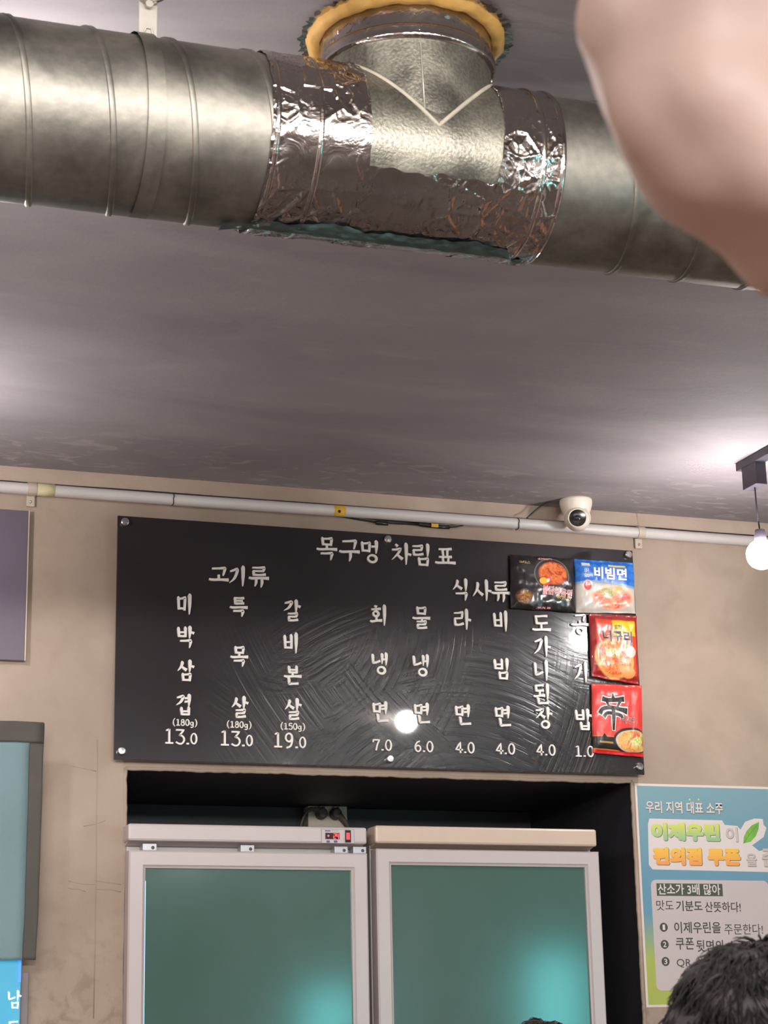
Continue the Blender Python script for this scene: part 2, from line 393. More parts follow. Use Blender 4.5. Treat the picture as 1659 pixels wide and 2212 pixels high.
# ragged teal tape backing hanging along the underside
b = MB(); vs = []; fs = []; n = 130
for i in range(n+1):
    x = .665+(1.135-.665)*i/n; tp = min(1, i/14, (n-i)/10)
    a0 = -92; a1 = -78+7*noise.noise(Vector((x*14, 0, 0)))+2*noise.noise(Vector((x*60, 3, 0)))-(1-tp)*28
    for k in range(7):
        a = a0+(a1-a0)*k/6; r = DR+.006+.0025*noise.noise(Vector((x*50, k*.8, 4)))
        vs.append((x, DY-r*cos(rad(a)), DZ+r*sin(rad(a))))
for i in range(n):
    for k in range(6): p = i*7+k; fs.append((p, p+1, p+8, p+7))
b.add(vs, fs).build('tape_backing', 'tape_backing', duct, True)
# yellow foam ring where the branch enters the ceiling
b = MB(); vs = []; fs = []; n = 120; mM = 12
for i in range(n):
    th = 2*PI*i/n; R0 = BR+.011+.003*noise.noise(Vector((cos(th)*3, sin(th)*3, 0)))
    for k in range(mM):
        ph = 2*PI*k/mM; rr = .016*(1+.25*noise.noise(Vector((cos(th)*7, sin(th)*7, k*.6))))
        vs.append((BX+sin(th)*(R0+rr*cos(ph)*.8), DY-cos(th)*(R0+rr*cos(ph)*.8), CZ-.004+rr*sin(ph)*.9))
for i in range(n):
    for k in range(mM): j = (i+1) % n; fs.append((i*mM+k, i*mM+(k+1) % mM, j*mM+(k+1) % mM, j*mM+k))
b.add(vs, fs).build('foam_ring', 'foam_yellow', duct, True)
b = MB(); vs = []; fs = []; n = 200
for i in range(n):
    th = 2*PI*i/n
    for k in range(3):
        R0 = BR+.018+k*.007+.005*noise.noise(Vector((cos(th)*22, sin(th)*22, k)))+(.006*random.random() if k == 2 else 0)
        vs.append((BX+sin(th)*R0, DY-cos(th)*R0, CZ-.006+.003*noise.noise(Vector((cos(th)*30, sin(th)*30, k+9)))))
for i in range(n):
    for k in range(2): j = (i+1) % n; fs.append((i*3+k, i*3+k+1, j*3+k+1, j*3+k))
b.add(vs, fs).build('foil_rim', 'foil', duct, True)
# paper-like flake on the fitting
def rect_on_duct(x0, x1, a0, a1, off, name, m_, par, nx=8, na=40):
    vs = []; fs = []
    for i in range(nx+1):
        for k in range(na+1):
            a = a0+(a1-a0)*k/na; u = x0(a)+(x1(a)-x0(a))*i/nx; r = DR+off
            vs.append((u, DY-r*cos(rad(a)), DZ+r*sin(rad(a))))
    for i in range(nx):
        for k in range(na): p = i*(na+1)+k; fs.append((p, p+1, p+na+2, p+na+1))
    return MB().add(vs, fs).build(name, m_, par, True)
# hanger: ceiling clamp, strap, band round the duct
hang = thing('duct_hanger', (.54, DY, CZ), 'beige steel strap hanging the duct from a bolted ceiling clamp at the left', 'hanger')
rect_on_duct(lambda a: .525-.007*sin(rad(a)), lambda a: .550-.007*sin(rad(a)), -100, 115, .0042, 'band', 'galvanised', hang, 3, 60)
sx = .5265; b = MB()
b.box(sx, sx+.027, DY-.055, DY-.052, DZ+.112, 2.815, .001); b.build('strap', 'steel_matt', hang)
b = MB(); b.tube([(sx+.006, DY-.056, DZ+.116), (sx+.010, DY-.0575, DZ+.128), (sx+.018, DY-.0575, DZ+.128), (sx+.021, DY-.056, DZ+.116)], .001, 6).build('wire_hook', 'steel_matt', hang, True)
b = MB(); b.box(sx-.012, sx+.040, DY-.085, DY-.035, CZ-.012, CZ-.001, .002); b.tube([(sx+.013, DY-.056, 2.815), (sx+.013, DY-.056, CZ-.002)], .0055, 10)
b.build('ceiling_plate', 'steel_matt', hang, 'auto')
for s_ in (-1, 1):
    p0 = Vector((sx+.013, DY-.060, 2.812)); p1 = p0+Vector((s_*.030, -.012, .022 if s_ < 0 else .014))
    MB().tube([p0, p0.lerp(p1, .5), p1], [.006, .0075, .005], 8).build('clamp_wing', 'chrome' if s_ > 0 else 'steel_matt', hang, True)
MB().tube([(sx+.013, DY-.062, 2.806), (sx+.013, DY-.066, 2.806)], .006, 6).build('bolt', 'steel_matt', hang)

# ---------------------------------------------------------------- track lights
def globe(x, y, z, label, group, cz_=CZ-.02):
    t = thing('pendant_bulb', (x, y, z), label, 'lamp', group)
    MB().ball((x, y, z), .040, 3).build('globe', 'bulb_glow', t, True)
    b = MB(); b.lathe([(.0, .066), (.013, .066), (.016, .05), (.016, .036), (.010, .034)], (x, y, z), n=20).build('socket', 'track_black', t, 'auto')
    MB().tube([(x, y, z+.064), (x-.004, y, z+.11), (x-.006, y, cz_-.055)], .0022, 8).build('cord', 'cord_grey', t, True)
    MB().box(x-.022, x+.012, y-.035, y+.035, cz_-.062, cz_+.0, .002).build('track_adapter', 'track_black', t)
LX, LZ = 2.588, 2.587
for i, (yy, lab) in enumerate([(4.41, 'glowing white globe bulb hanging on a grey cord at the right edge'),
                               (2.79, 'glowing globe bulb mirrored in the lower middle of the menu board'),
                               (1.17, 'glowing globe bulb nearer the camera, right-hand track'),
                               (-.9, 'glowing globe bulb behind the camera, right-hand track')]):
    globe(LX-.006*i, yy, LZ, lab, 'globe bulbs on the right-hand track')
tag(MB().box(LX-.024, LX+.010, -1.6, 4.47, CZ-.022, CZ-.001, .001).build('light_track', 'track_black'), 'black ceiling light track running along the ceiling at the right', 'light track')
for i, (yy, lab) in enumerate([(4.4, 'added unseen globe bulb left of the frame near the menu wall, left track'), (2.87, 'globe bulb left of the frame beside the duct, left track'), (-1.4, 'globe bulb behind the camera on the left track')]):  # the bulb by the menu wall is added to brighten the left wall
    globe(.33, yy, LZ+.02, lab, 'globe bulbs on the left-hand track')
tag(MB().box(.306, .340, -1.9, 4.5, CZ-.022, CZ-.001, .001).build('light_track', 'track_black'), 'black ceiling light track left of the frame', 'light track')

# ---------------------------------------------------------------- menu board
BY = 4.966
def bp(px, py, Y=None): return at(px, py, Y or BY)
TL, TR, BL, BRr = bp(253.7, 1113.6), bp(1367.5, 1189.5), bp(246.6, 1641), bp(1391.4, 1673.4)
bx0, bx1, bz0, bz1 = (TL.x+BL.x)/2, (TR.x+BRr.x)/2, (BL.z+BRr.z)/2, (TL.z+TR.z)/2
board = thing('menu_board', ((bx0+bx1)/2, BY, bz0), 'large glossy black menu board with raised white Korean letters and prices', 'menu board')
MB().box(bx0, bx1, BY, BY+.008, bz0, bz1, .0012).build('panel', 'board_black', board)
for (x, y) in ((270, 1127), (838, 1165), (1358, 1198), (263, 1622), (843, 1639), (1382, 1656)):
    p = bp(x, y, BY-.008)
    MB().lathe([(0, -.012), (.008, -.0115), (.0105, -.0095), (.011, -.007), (.011, .0)], (p.x, BY+.0, p.z), (0, 1, 0), 24).build('standoff_cap', 'chrome', board, 'auto')
    MB().lathe([(.008, 0), (.008, WY-BY-.009)], (p.x, BY+.008, p.z), (0, 1, 0), 16).build('standoff_post', 'chrome', board, True)

# --- brush lettering: each jamo is a set of tapering strokes
def Hs(x0, y0, x1, y1, w=1): # horizontal brush stroke with a wedge start and a heavy end
    return ([(x0, y0+.02), (x0+(x1-x0)*.15, y0-.01), (x0+(x1-x0)*.6, (y0+y1)/2+.01), (x1, y1)], [.7*w, .85*w, .8*w, 1.15*w])
def Vs(x, y0, y1, w=1, tip=.25):
    return ([(x-.05, y0+.0), (x, y0-.07), (x+.005, (y0+y1)/2), (x-.015, y1)], [.6*w, 1.2*w, 1.0*w, tip*w])
def ring(cx, cy, rx, ry, w=.85):
    n = 14; return ([(cx+rx*sin(2*PI*i/n+.3), cy+ry*cos(2*PI*i/n+.3)) for i in range(n+1)], [w*(1+.15*sin(2*PI*i/n)) for i in range(n+1)])
def J(ch, x0, y0, x1, y1, mode):
    W, H = x1-x0, y1-y0
    P = lambda a, b: (x0+a*W, y0+b*H)
    def st(pts, ws): return ([P(*p) for p in pts], ws)
    top = ([(0, .86), (.3, .86), (.7, .92), (1, .93)], [.7, .8, .8, 1])
    if ch == 'ㄱ':
        if mode == 'side': return [st([(.12, .82), (.45, .9), (.82, 1), (.86, .86), (.55, .35), (0, .02)], [.6, .85, 1.0, 1.1, .9, .25])]
        if mode == 'fin': return [st([(0, .82), (.5, .86), (.95, .95), (.95, .7), (.85, -.1)], [.7, .8, 1, 1.1, .3])]
        return [st([(0, .8), (.5, .86), (.95, .95), (.98, .8), (.85, 0)], [.7, .8, 1.0, 1.1, .5])]
    if ch == 'ㄴ': return [st([(-.05, 1.02), (.08, .9), (.12, .3), (.16, .12), (.5, .16), (1, .34 if mode == 'side' else .22)], [.4, 1.1, .9, 1, .8, .9])]
    if ch == 'ㄷ': return [st(*top), st([(.05, .86), (.1, .5), (.12, .12), (.5, .12), (1, .2)], [.8, .9, 1, .8, 1])]
    if ch == 'ㄹ': return [st([(0, .9), (.5, .93), (.92, 1), (.9, .75), (.84, .56)], [.6, .75, 1, .9, .8]), st([(.05, .5), (.5, .52), (.86, .56)], [.7, .7, .8]),
                          st([(.05, .5), (.08, .25), (.1, .03), (.5, .03), (1, .14)], [.7, .85, .95, .8, 1])]
    if ch == 'ㅁ': return [st([(0, 1), (.08, .85), (.14, .05)], [.5, 1.0, .8]), st([(.06, .85), (.5, .88), (.9, .97), (.9, .7), (.84, .0)], [.7, .75, 1, .95, .8]), st([(.13, .12), (.85, .12)], [.8, .8])]
    if ch == 'ㅂ': return [st([(-.02, 1.02), (.07, .88), (.14, .05)], [.5, 1.1, .8]), st([(.78, 1.1), (.88, .95), (.9, .05)], [.5, 1.1, .8]), st([(.1, .5), (.88, .54)], [.7, .7]), st([(.14, .1), (.88, .1)], [.8, .8])]
    if ch == 'ㅅ': return [st([(.42, 1.02), (.52, .88), (.38, .45), (0, .0)], [.5, 1.15, .9, .25]), st([(.46, .55), (.62, .34), (.98, .12)], [.5, .9, 1.2])]
    if ch in 'ㅈㅊ':
        o = [st([(.05, .84), (.4, .86), (.85, .95), (.6, .55), (0, .0)], [.7, .8, 1.1, .9, .25]), st([(.48, .5), (.66, .32), (1, .1)], [.5, .9, 1.2])]
        if ch == 'ㅊ': o = [st([(a, b*.86) for a, b in q[0]], q[1]) for q in [([(.05, .84), (.4, .86), (.85, .95), (.6, .55), (0, .0)], [.7, .8, 1.1, .9, .25]), ([(.48, .5), (.66, .32), (1, .1)], [.5, .9, 1.2])]] + [st([(.38, 1.12), (.55, 1.0)], [.6, 1.1])]
        return o
    if ch == 'ㅇ': return [ring(x0+W/2, y0+H*.5, W*.42, H*.42)]
    if ch == 'ㅌ': return [st([(0, .95), (.5, .95), (1, 1)], [.7, .75, 1]), st([(.08, .52), (.85, .55)], [.7, .8]), st([(.04, .93), (.1, .5), (.12, .1), (.5, .1), (1, .18)], [.8, .9, 1, .8, 1])]
    if ch == 'ㅍ': return [st([(0, .88), (.5, .9), (1, .97)], [.7, .8, 1]), st([(.28, .82), (.34, .15)], [.9, .8]), st([(.68, .85), (.66, .15)], [.9, .8]), st([(0, .08), (.5, .1), (1, .15)], [.7, .8, 1])]
    if ch == 'ㅎ': return [st([(.35, 1.12), (.55, 1.02)], [.6, 1.1]), st([(.02, .74), (.5, .78), (1, .84)], [.7, .8, 1]), ring(x0+W*.48, y0+H*.3, W*.3, H*.26)]
    return []
CHO = 'ㄱㄲㄴㄷㄸㄹㅁㅂㅃㅅㅆㅇㅈㅉㅊㅋㅌㅍㅎ'
JUNG = ['ㅏ', 'ㅐ', 'ㅑ', 'ㅒ', 'ㅓ', 'ㅔ', 'ㅕ', 'ㅖ', 'ㅗ', 'ㅘ', 'ㅙ', 'ㅚ', 'ㅛ', 'ㅜ', 'ㅝ', 'ㅞ', 'ㅟ', 'ㅠ', 'ㅡ', 'ㅢ', 'ㅣ']
JONG = ' ㄱㄲㄳㄴㄵㄶㄷㄹㄺㄻㄼㄽㄾㄿㅀㅁㅂㅄㅅㅆㅇㅈㅊㅋㅌㅍㅎ'
def vowel_v(v, y0, y1):
    o = []
    if v in 'ㅏㅣㅓㅕ': o.append(Vs(.76 if v in 'ㅏ' else .8, y1, y0, 1.15))
    m_ = (y0+y1)/2
    if v == 'ㅏ': o.append(([(.77, m_-.02), (.88, m_), (.99, m_-.03)], [.7, .8, 1.0]))
    if v == 'ㅓ': o.append(([(.56, m_+.02), (.77, m_+.03)], [.8, .7]))
    if v == 'ㅕ': o += [([(.55, m_+.1), (.77, m_+.12)], [.8, .7]), ([(.55, m_-.07), (.77, m_-.05)], [.8, .7])]
    if v == 'ㅐ': o += [Vs(.64, y1-.02, y0+.06, .95), Vs(.88, y1+.02, y0, 1.05), ([(.64, m_-.02), (.88, m_)], [.7, .7])]
    return o
def syll(c):
    k = ord(c)-0xAC00; ci, vi, fi = k//588, (k % 588)//28, k % 28
    C, V, F = CHO[ci], JUNG[vi], JONG[fi]; o = []
    if V in 'ㅏㅣㅓㅕㅐ':
        if F == ' ':
            o += J(C, .03, .2 if C != 'ㄱ' else .12, .55, .86, 'side'); o += vowel_v(V, 0, 1)
        else:
            x1 = .5 if V in 'ㅕㅓㅐ' else .55
            o += J(C, .04, .47, x1, .93, 'side'); o += vowel_v(V, .42 if F in 'ㅇㄴㄹㅁㅂㄱ' else .35, 1.02)
            fb = {'ㄱ': (.2, -.02, .84, .34), 'ㄴ': (.26, .0, .92, .38), 'ㄹ': (.28, -.02, .84, .36), 'ㅁ': (.3, -.02, .84, .34), 'ㅂ': (.3, -.02, .84, .34), 'ㅇ': (.32, -.04, .84, .36)}[F]
            o += J(F, *fb, 'fin')
    elif V in 'ㅗㅛㅜㅠㅡ':
        if F == ' ':
            if V in 'ㅗㅛ':
                o += J(C, .16, .42, .84, .98, 'top') if C != 'ㅍ' else J(C, .2, .4, .82, .98, 'top')
                o.append(Hs(.0, .1, 1, .13, 1.1)); o += [([(.5, .44), (.5, .12)], [.8, .9])] if V == 'ㅗ' else [([(.38, .4), (.4, .12)], [.8, .9]), ([(.66, .4), (.64, .12)], [.8, .9])]
            else:
                o += J(C, .18, .58, .84, 1, 'top'); o.append(Hs(.0, .42, 1, .45, 1.1))
                o += [([(.55, .44), (.56, .2), (.5, -.02)], [1.0, 1.0, .3])] if V == 'ㅜ' else [([(.36, .42), (.36, .2), (.3, .02)], [.9, .9, .35]), ([(.66, .42), (.67, .2), (.62, -.02)], [.9, 1, .35])]
        else:
            o += J(C, .24, .66, .8, 1.02, 'top')
            hy = .46; o.append(Hs(.0, hy, 1, hy+.03, 1.05))
            if V == 'ㅗ': o.append(([(.5, .66), (.5, .48)], [.8, .8]))
            if V == 'ㅜ': o.append(([(.54, .46), (.53, .32)], [.8, .8]))
            o += J(F, *{'ㄱ': (.2, 0, .78, .32), 'ㄴ': (.22, .0, .82, .36), 'ㄹ': (.24, -.03, .8, .33), 'ㅇ': (.28, -.04, .74, .32)}[F], 'fin')
    elif V == 'ㅚ':
        if F == ' ':
            o += J(C, .08, .42, .6, .9, 'side'); o.append(([(.36, .4), (.36, .22)], [.8, .8])); o.append(Hs(.0, .18, .66, .24)); o.append(Vs(.84, 1, 0, 1.15))
        else:
            o += J(C, .12, .62, .6, .96, 'side'); o.append(([(.38, .6), (.38, .42)], [.8, .8])); o.append(Hs(.02, .38, .66, .43)); o.append(Vs(.84, 1, .2, 1.15)); o += J(F, .22, 0, .86, .28, 'fin')
    return o
def latin(c):
    e = {'0': [ring(.5, .5, .33, .46, .85)], '1': [([(.25, .86), (.5, .94), (.5, .06)], [.7, .9, .9]), ([(.2, .04), (.82, .04)], [.8, .8])],
         '3': [([(.15, .93), (.8, .93), (.42, .58), (.62, .56), (.8, .42), (.82, .25), (.66, .07), (.4, .03), (.14, .13)], [.8]*9)],
         '4': [([(.66, .0), (.66, .96), (.1, .28), (.92, .28)], [.9]*4)], '5': [([(.8, .94), (.28, .94), (.22, .56), (.55, .6), (.8, .45), (.8, .2), (.55, .03), (.16, .1)], [.8]*8)],
         '6': [([(.72, .93), (.45, .85), (.24, .6), (.2, .3), (.35, .06), (.6, .03), (.8, .2), (.78, .42), (.55, .56), (.26, .45)], [.85]*10)],
         '7': [([(.12, .74), (.14, .93), (.86, .93), (.6, .5), (.45, .0)], [.8, .8, .9, .85, .85])],
         '8': [ring(.5, .73, .24, .22, .8), ring(.5, .27, .3, .26, .8)], '9': [ring(.48, .68, .28, .27, .85), ([(.76, .7), (.74, .4), (.6, .12), (.3, .02)], [.85]*4)],
         'g': [ring(.45, .36, .26, .24, .75), ([(.72, .6), (.72, -.05), (.55, -.22), (.25, -.18)], [.8]*4)], '.': [([(.5, .03), (.5, .1)], [1.3, 1.3])],
         '(': [([(.7, 1.08), (.45, .8), (.38, .45), (.48, .1), (.72, -.15)], [.5, .7, .8, .7, .5])], ')': [([(.3, 1.08), (.55, .8), (.62, .45), (.52, .1), (.28, -.15)], [.5, .7, .8, .7, .5])]}
    return e.get(c, [])
def resample(pts, ws):
    n = len(pts); P = [Vector((p[0], p[1])) for p in pts]; o = []; ow = []
    for i in range(n-1):
        a, b_, c_, d_ = P[max(i-1, 0)], P[i], P[i+1], P[min(i+2, n-1)]
        sharp_b = 0 < i and (b_-a).length > 0 and (c_-b_).length > 0 and (b_-a).normalized().dot((c_-b_).normalized()) < .5
        sharp_c = i+2 < n and (c_-b_).length > 0 and (d_-c_).normalized().dot((c_-b_).normalized()) < .5
        if sharp_b: a = b_*2-c_
        if sharp_c: d_ = c_*2-b_
        for k in range(4):
            t = k/4; o.append(.5*((2*b_)+(c_-a)*t+(2*a-5*b_+4*c_-d_)*t*t+(3*b_-a-3*c_+d_)*t**3)); ow.append(ws[i]+(ws[i+1]-ws[i])*t)
    o.append(P[-1]); ow.append(ws[-1]); return o, ow
def glyph(strokes, cx, cz, w, h, lw, name, m_, parent, y_face, depth):
    """strokes in a unit box centred on cx, cz (world x, z) extruded from the board face towards the room"""
    b = MB()
    for si, (pts, ws) in enumerate(strokes):
        closed = len(pts) > 8 and (Vector(pts[0])-Vector(pts[-1])).length < 1e-4
        P, Wd = (([Vector(p) for p in pts], ws) if closed else resample(pts, ws))
        W_ = [Vector((cx+(p.x-.5)*w, cz+(p.y-.5)*h)) for p in P]; L = []; R = []
        n = len(W_)
        for i in range(n):
            if closed: t = W_[(i+1) % (n-1)]-W_[(i-1) % (n-1)]
            else: t = W_[min(i+1, n-1)]-W_[max(i-1, 0)]
            if t.length < 1e-9: t = Vector((1, 0))
            t.normalize(); nn = Vector((-t.y, t.x)); hw = lw*Wd[i]*.5
            ext = t*(hw*.35)*(-1 if i == 0 else (1 if i == n-1 else 0)) if not closed else Vector((0, 0))
            L.append(W_[i]+nn*hw+ext); R.append(W_[i]-nn*hw+ext)
        yf = y_face-depth-.00004*si; vs = []; fs = []
        for i in range(n):
            for q in (L[i], R[i]): vs.append((q.x, yf, q.y)); vs.append((q.x, y_face, q.y))
        for i in range(n-1):
            k = i*4; fs += [(k, k+4, k+6, k+2), (k, k+1, k+5, k+4), (k+2, k+6, k+7, k+3), (k+1, k+3, k+7, k+5)]
        if not closed: fs += [(0, 2, 3, 1), ((n-1)*4, (n-1)*4+1, (n-1)*4+3, (n-1)*4+2)]
        b.add(vs, fs)
    return b.build(name, m_, parent)
LD = .006
def blet(c, px, py, w=37, h=45, lw=5.6):
    p = bp(px, py, BY-LD); q = bp(px+w/2, py, BY-LD); r = bp(px, py-h/2, BY-LD)
    glyph(syll(c) if ord(c) >= 0xAC00 else latin(c), p.x, p.z, (q.x-p.x)*2, (r.z-p.z)*2, lw/785, 'letter' if ord(c) >= 0xAC00 else 'digit', 'white_letter', board, BY+.0002, LD)
for c, x, y in (('목', 706.5, 1185), ('구', 755, 1188.5), ('멍', 801, 1191), ('차', 867, 1196), ('림', 912, 1198)): blet(c, x, y, 42, 45)
blet('표', 962, 1201.5, 42, 36)
for c, x, y, w_, h_ in (('고', 473, 1240, 40, 31), ('기', 514, 1244, 38, 42), ('류', 559.5, 1246, 41, 42), ('식', 996, 1272.5, 36, 43), ('사', 1041, 1275, 40, 44), ('류', 1082, 1278, 38, 42)): blet(c, x, y, w_, h_)
for s_, L_ in {'회': [(818.6, 1328.6)], '물': [(910.4, 1334)], '라': [(999, 1337.7)], '비': [(1083, 1341.6), (630, 1389)], '냉': [(821, 1433), (910, 1437)], '빔': [(1085, 1444.5)],
               '면': [(823, 1538), (912.6, 1541), (1001.4, 1544.5), (1087.5, 1547.5)], '장': [(1175, 1550)], '밥': [(1261, 1554)], '된': [(1171, 1499)], '니': [(1171, 1448)], '기': [(1256, 1451.5)],
               '가': [(1171, 1396.5)], '공': [(1253, 1348)], '미': [(400, 1305)], '박': [(401, 1375)], '삼': [(401, 1448)], '겹': [(398, 1522)], '특': [(516, 1311)], '목': [(517, 1418)],
               '살': [(518, 1526.6), (633, 1531)], '갈': [(631, 1318)], '본': [(632.5, 1460)]}.items():
    for (x, y) in L_: blet(s_, x, y, {'비': 33, '미': 33, '니': 33, '기': 32}.get(s_, 36), {'특': 38, '목': 40, '본': 38, '공': 40}.get(s_, 43))
blet('도', 1169.5, 1346, 38, 36); blet('기', 1256, 1399, 32, 44) if False else None
for (x, y, s_) in ((400, 1560.5, '(180g)'), (517, 1565, '(180g)'), (633, 1569, '(150g)')):
    xs = [-24, -15, -5, 5, 15, 24]
    for c, dx in zip(s_, xs): blet(c, x+dx, y+dx*.045, 11, 14, 2.4)
for (x, y, s_) in ((391, 1591, '13'), (511, 1595, '13'), (626, 1599, '19')):
    blet(s_[0], x-25, y-1.5, 25, 33, 4.4); blet(s_[1], x-1, y, 25, 33, 4.4); blet('.', x+15, y+4, 14, 26, 4); blet('0', x+28, y+4.5, 18, 24, 3.6)
for (x, y, s_) in ((826.5, 1609, '7'), (916, 1612, '6'), (1005, 1614.5, '4'), (1092.5, 1617, '4'), (1180, 1619.5, '4'), (1263, 1622.5, '1')):
    blet(s_, x-13, y-.6, 18, 24, 3.5); blet('.', x, y, 12, 24, 3.4); blet('0', x+13, y+.6, 18, 24, 3.5)

# ---------------------------------------------------------------- printed text helper
_tc = bpy.data.curves.new('tmp_text', 'FONT'); _to = bpy.data.objects.new('tmp_text', _tc); COL.objects.link(_to)
def text2d(s, off=0., res=3):
    _tc.body = s; _tc.offset = off; _tc.resolution_u = res; _tc.fill_mode = 'BOTH'
    dg = bpy.context.evaluated_depsgraph_get(); dg.update()
    me = bpy.data.meshes.new_from_object(_to.evaluated_get(dg))
    vs = [(q.co.x, q.co.y) for q in me.vertices]; fs = [tuple(p.vertices) for p in me.polygons]; bpy.data.meshes.remove(me)
    return vs, fs
def text_ref(s):
    vs, _ = text2d(s); return min(q[0] for q in vs), max(q[0] for q in vs), min(q[1] for q in vs), max(q[1] for q in vs)
def fit_text(b, s, off, cx, cz, w, h, mapf, mi=0, rot=0, dx=0, dz=0):
    if off > .018:
        k = (off-.012)*h*1.0
        for a_ in range(8):
            n0 = len(b.v); fit_text(b, s, .012, cx, cz, w, h, mapf, mi, rot, dx+k*cos(a_*PI/4), dz+k*sin(a_*PI/4))
            b.v[n0:] = [(q[0], q[1]-.00003*a_, q[2]) for q in b.v[n0:]]
        return
    x0, x1, y0, y1 = text_ref(s); vs, fs = text2d(s, off); out = []
    for (x, y) in vs:
        u = (x-(x0+x1)/2)/(x1-x0)*w; v_ = (y-(y0+y1)/2)/(y1-y0)*h
        u, v_ = u*cos(rot)-v_*sin(rot), u*sin(rot)+v_*cos(rot); out.append(mapf(cx+u+dx, cz+v_+dz))
    b.add(out, fs, mi)

# ---------------------------------------------------------------- poster
PY = WY-.0012
p0, p1, p2 = at(1369, 1692, PY), at(1398, 2176, PY), at(1659, 1701, PY)
px0 = (p0.x+p1.x)/2; px1 = px0+.43; pz1 = p0.z; pz0 = p1.z
poster = thing('poster', ((px0+px1)/2, PY, pz0), 'blue and green Korean coupon poster with white border, right of the fridges', 'poster')
def flat(x0, x1, z0, z1, y, name, m_, rnd=0, **kw):
    b = MB()
    if rnd:
        P = []
        for (cx, cz, a0) in ((x1-rnd, z1-rnd, 0), (x0+rnd, z1-rnd, 90), (x0+rnd, z0+rnd, 180), (x1-rnd, z0+rnd, 270)):
            for k in range(6): a = rad(a0+k*18); P.append((cx+rnd*cos(a), y, cz+rnd*sin(a)))
        n = len(P); b.add(P+[(q[0], y+.0003, q[2]) for q in P], [tuple(range(n))]+[(i, (i+1) % n, n+(i+1) % n, n+i) for i in range(n)])
    else: b.box(x0, x1, y, y+.0003, z0, z1)
    return b.build(name, m_, kw.pop('parent', poster), **kw)
mat('paper_white', hexc(206, 192, 184), .6, nscale=4, namt=.02)
m = mat('poster_blue', hexc(120, 158, 168), .5); N = NT(m); v, X, Y, Z = N.xyz()
hz = pz1-pz0
c = N.mix(N.rng(Z, pz1-.02, pz1-.3), hexc(112, 146, 154), hexc(92, 136, 158))
c = N.mix(N.rng(Z, pz0+.25, pz0+.13), c, hexc(156, 166, 76)); N.put(N.b.inputs['Base Color'], c)
mat('poster_white', hexc(184, 170, 168), .5, nscale=4, namt=.01)
mat('poster_light', hexc(204, 192, 187), .5, nscale=4, namt=.01)
mat('poster_dark', hexc(64, 62, 56), .5, nscale=4, namt=.05)
mat('poster_olive', hexc(98, 96, 70), .5, nscale=4, namt=.05)
mat('poster_box', hexc(66, 74, 60), .5, nscale=4, namt=.05)
mat('leaf_green', hexc(110, 165, 62), .5, nscale=30, namt=.15)
mat('leaf_dark', hexc(60, 100, 50), .5)
mat('print_yellow', hexc(206, 204, 74), .5)
def grad(name, ztop, zbot, ctop, cbot):
    m = mat(name, ctop, .5); N = NT(m); v, X, Y, Z = N.xyz(); N.put(N.b.inputs['Base Color'], N.mix(N.rng(Z, ztop, zbot), ctop, cbot))
flat(px0, px1, pz0, pz1, PY, 'paper', 'paper_white')
mg = .0065
flat(px0+mg, px1-mg, pz0+mg, pz1-mg, PY-.0004, 'printed_field', 'poster_blue')
def PP(x, y): q = at(x, y, PY-.0015); return q.x, q.z
def ptext(s, x0, x1, yc, h, off, mats, name='lettering', shadow=None, outline=None, slope=.032):
    """x0..x1 in photo pixels at the text's mid height yc (at x0); layers printed one over another"""
    cx = (x0+x1)/2; cy = yc+(x1-x0)/2*slope
    X_, Z_ = PP(cx, cy); w_ = PP(x1, cy)[0]-PP(x0, cy)[0]; h_ = PP(cx, cy-h/2)[1]-PP(cx, cy+h/2)[1]
    k = 0
    for (mm, of, ddx, ddz) in mats:
        b = MB(); yy = PY-.0010-.0003*k; k += 1
        fit_text(b, s, of, X_, Z_, w_, h_, lambda u, v_: (u, yy, v_), dx=ddx, dz=ddz)
        b.build(name, mm, poster)
x_, zA = PP(1407, 1900); x2_, zB = PP(1416, 2140)
flat((x_+x2_)/2+.001, px1-.03, zB, zA, PY-.0007, 'white_panel', 'poster_white', rnd=.016)
ptext('우리 지역 대표 소주', 1396, 1562, 1742, 25, .0, [('poster_olive', .035, .0008, -.0012), ('poster_light', .02, 0, 0)])
for xx in (1490, 1509):
    X_, Z_ = PP(xx, 1727); MB().lathe([(0, 0), (.0026, .0001)], (X_, PY-.0012, Z_), (0, 1, 0), 12).build('printed_dot', 'print_yellow', poster)
# white cloud behind the big title
def blob(pts, y, name, m_):
    P = [PP(*p) for p in pts]; n = len(P)
    MB().add([(a, y, c) for a, c in P]+[(a, y+.0002, c) for a, c in P], [tuple(range(n))]+[(i, (i+1) % n, n+(i+1) % n, n+i) for i in range(n)]).build(name, m_, poster)
blob([(1403, 1768), (1560, 1772), (1566, 1782), (1593, 1784), (1600, 1792), (1610, 1775), (1630, 1768), (1648, 1769), (1650, 1782), (1656, 1788), (1650, 1808), (1625, 1826), (1640, 1838), (1662, 1834), (1672, 1832), (1672, 1884), (1410, 1878), (1402, 1868), (1400, 1780)], PY-.0006, 'title_ground', 'poster_light')
zt, zb = PP(1480, 1775)[1], PP(1480, 1817)[1]
grad('grad_lime', zt, zb, hexc(205, 205, 70), hexc(130, 172, 138))
zt, zb = PP(1480, 1830)[1], PP(1480, 1872)[1]
grad('grad_orange', zt, zb, hexc(226, 180, 66), hexc(220, 138, 74))
ptext('이제우린', 1410, 1553, 1796, 33, .05, [('poster_olive', .10, .0014, -.0010), ('grad_lime', .088, 0, 0)], slope=.02)
ptext('이', 1569, 1593, 1802, 30, .03, [('poster_olive', .05, .0006, -.0008), ('poster_white', .035, 0, 0)])
ptext('편의점 쿠폰', 1414, 1598, 1848, 33, .05, [('poster_olive', .10, .0014, -.0010), ('grad_orange', .088, 0, 0)], slope=.025)
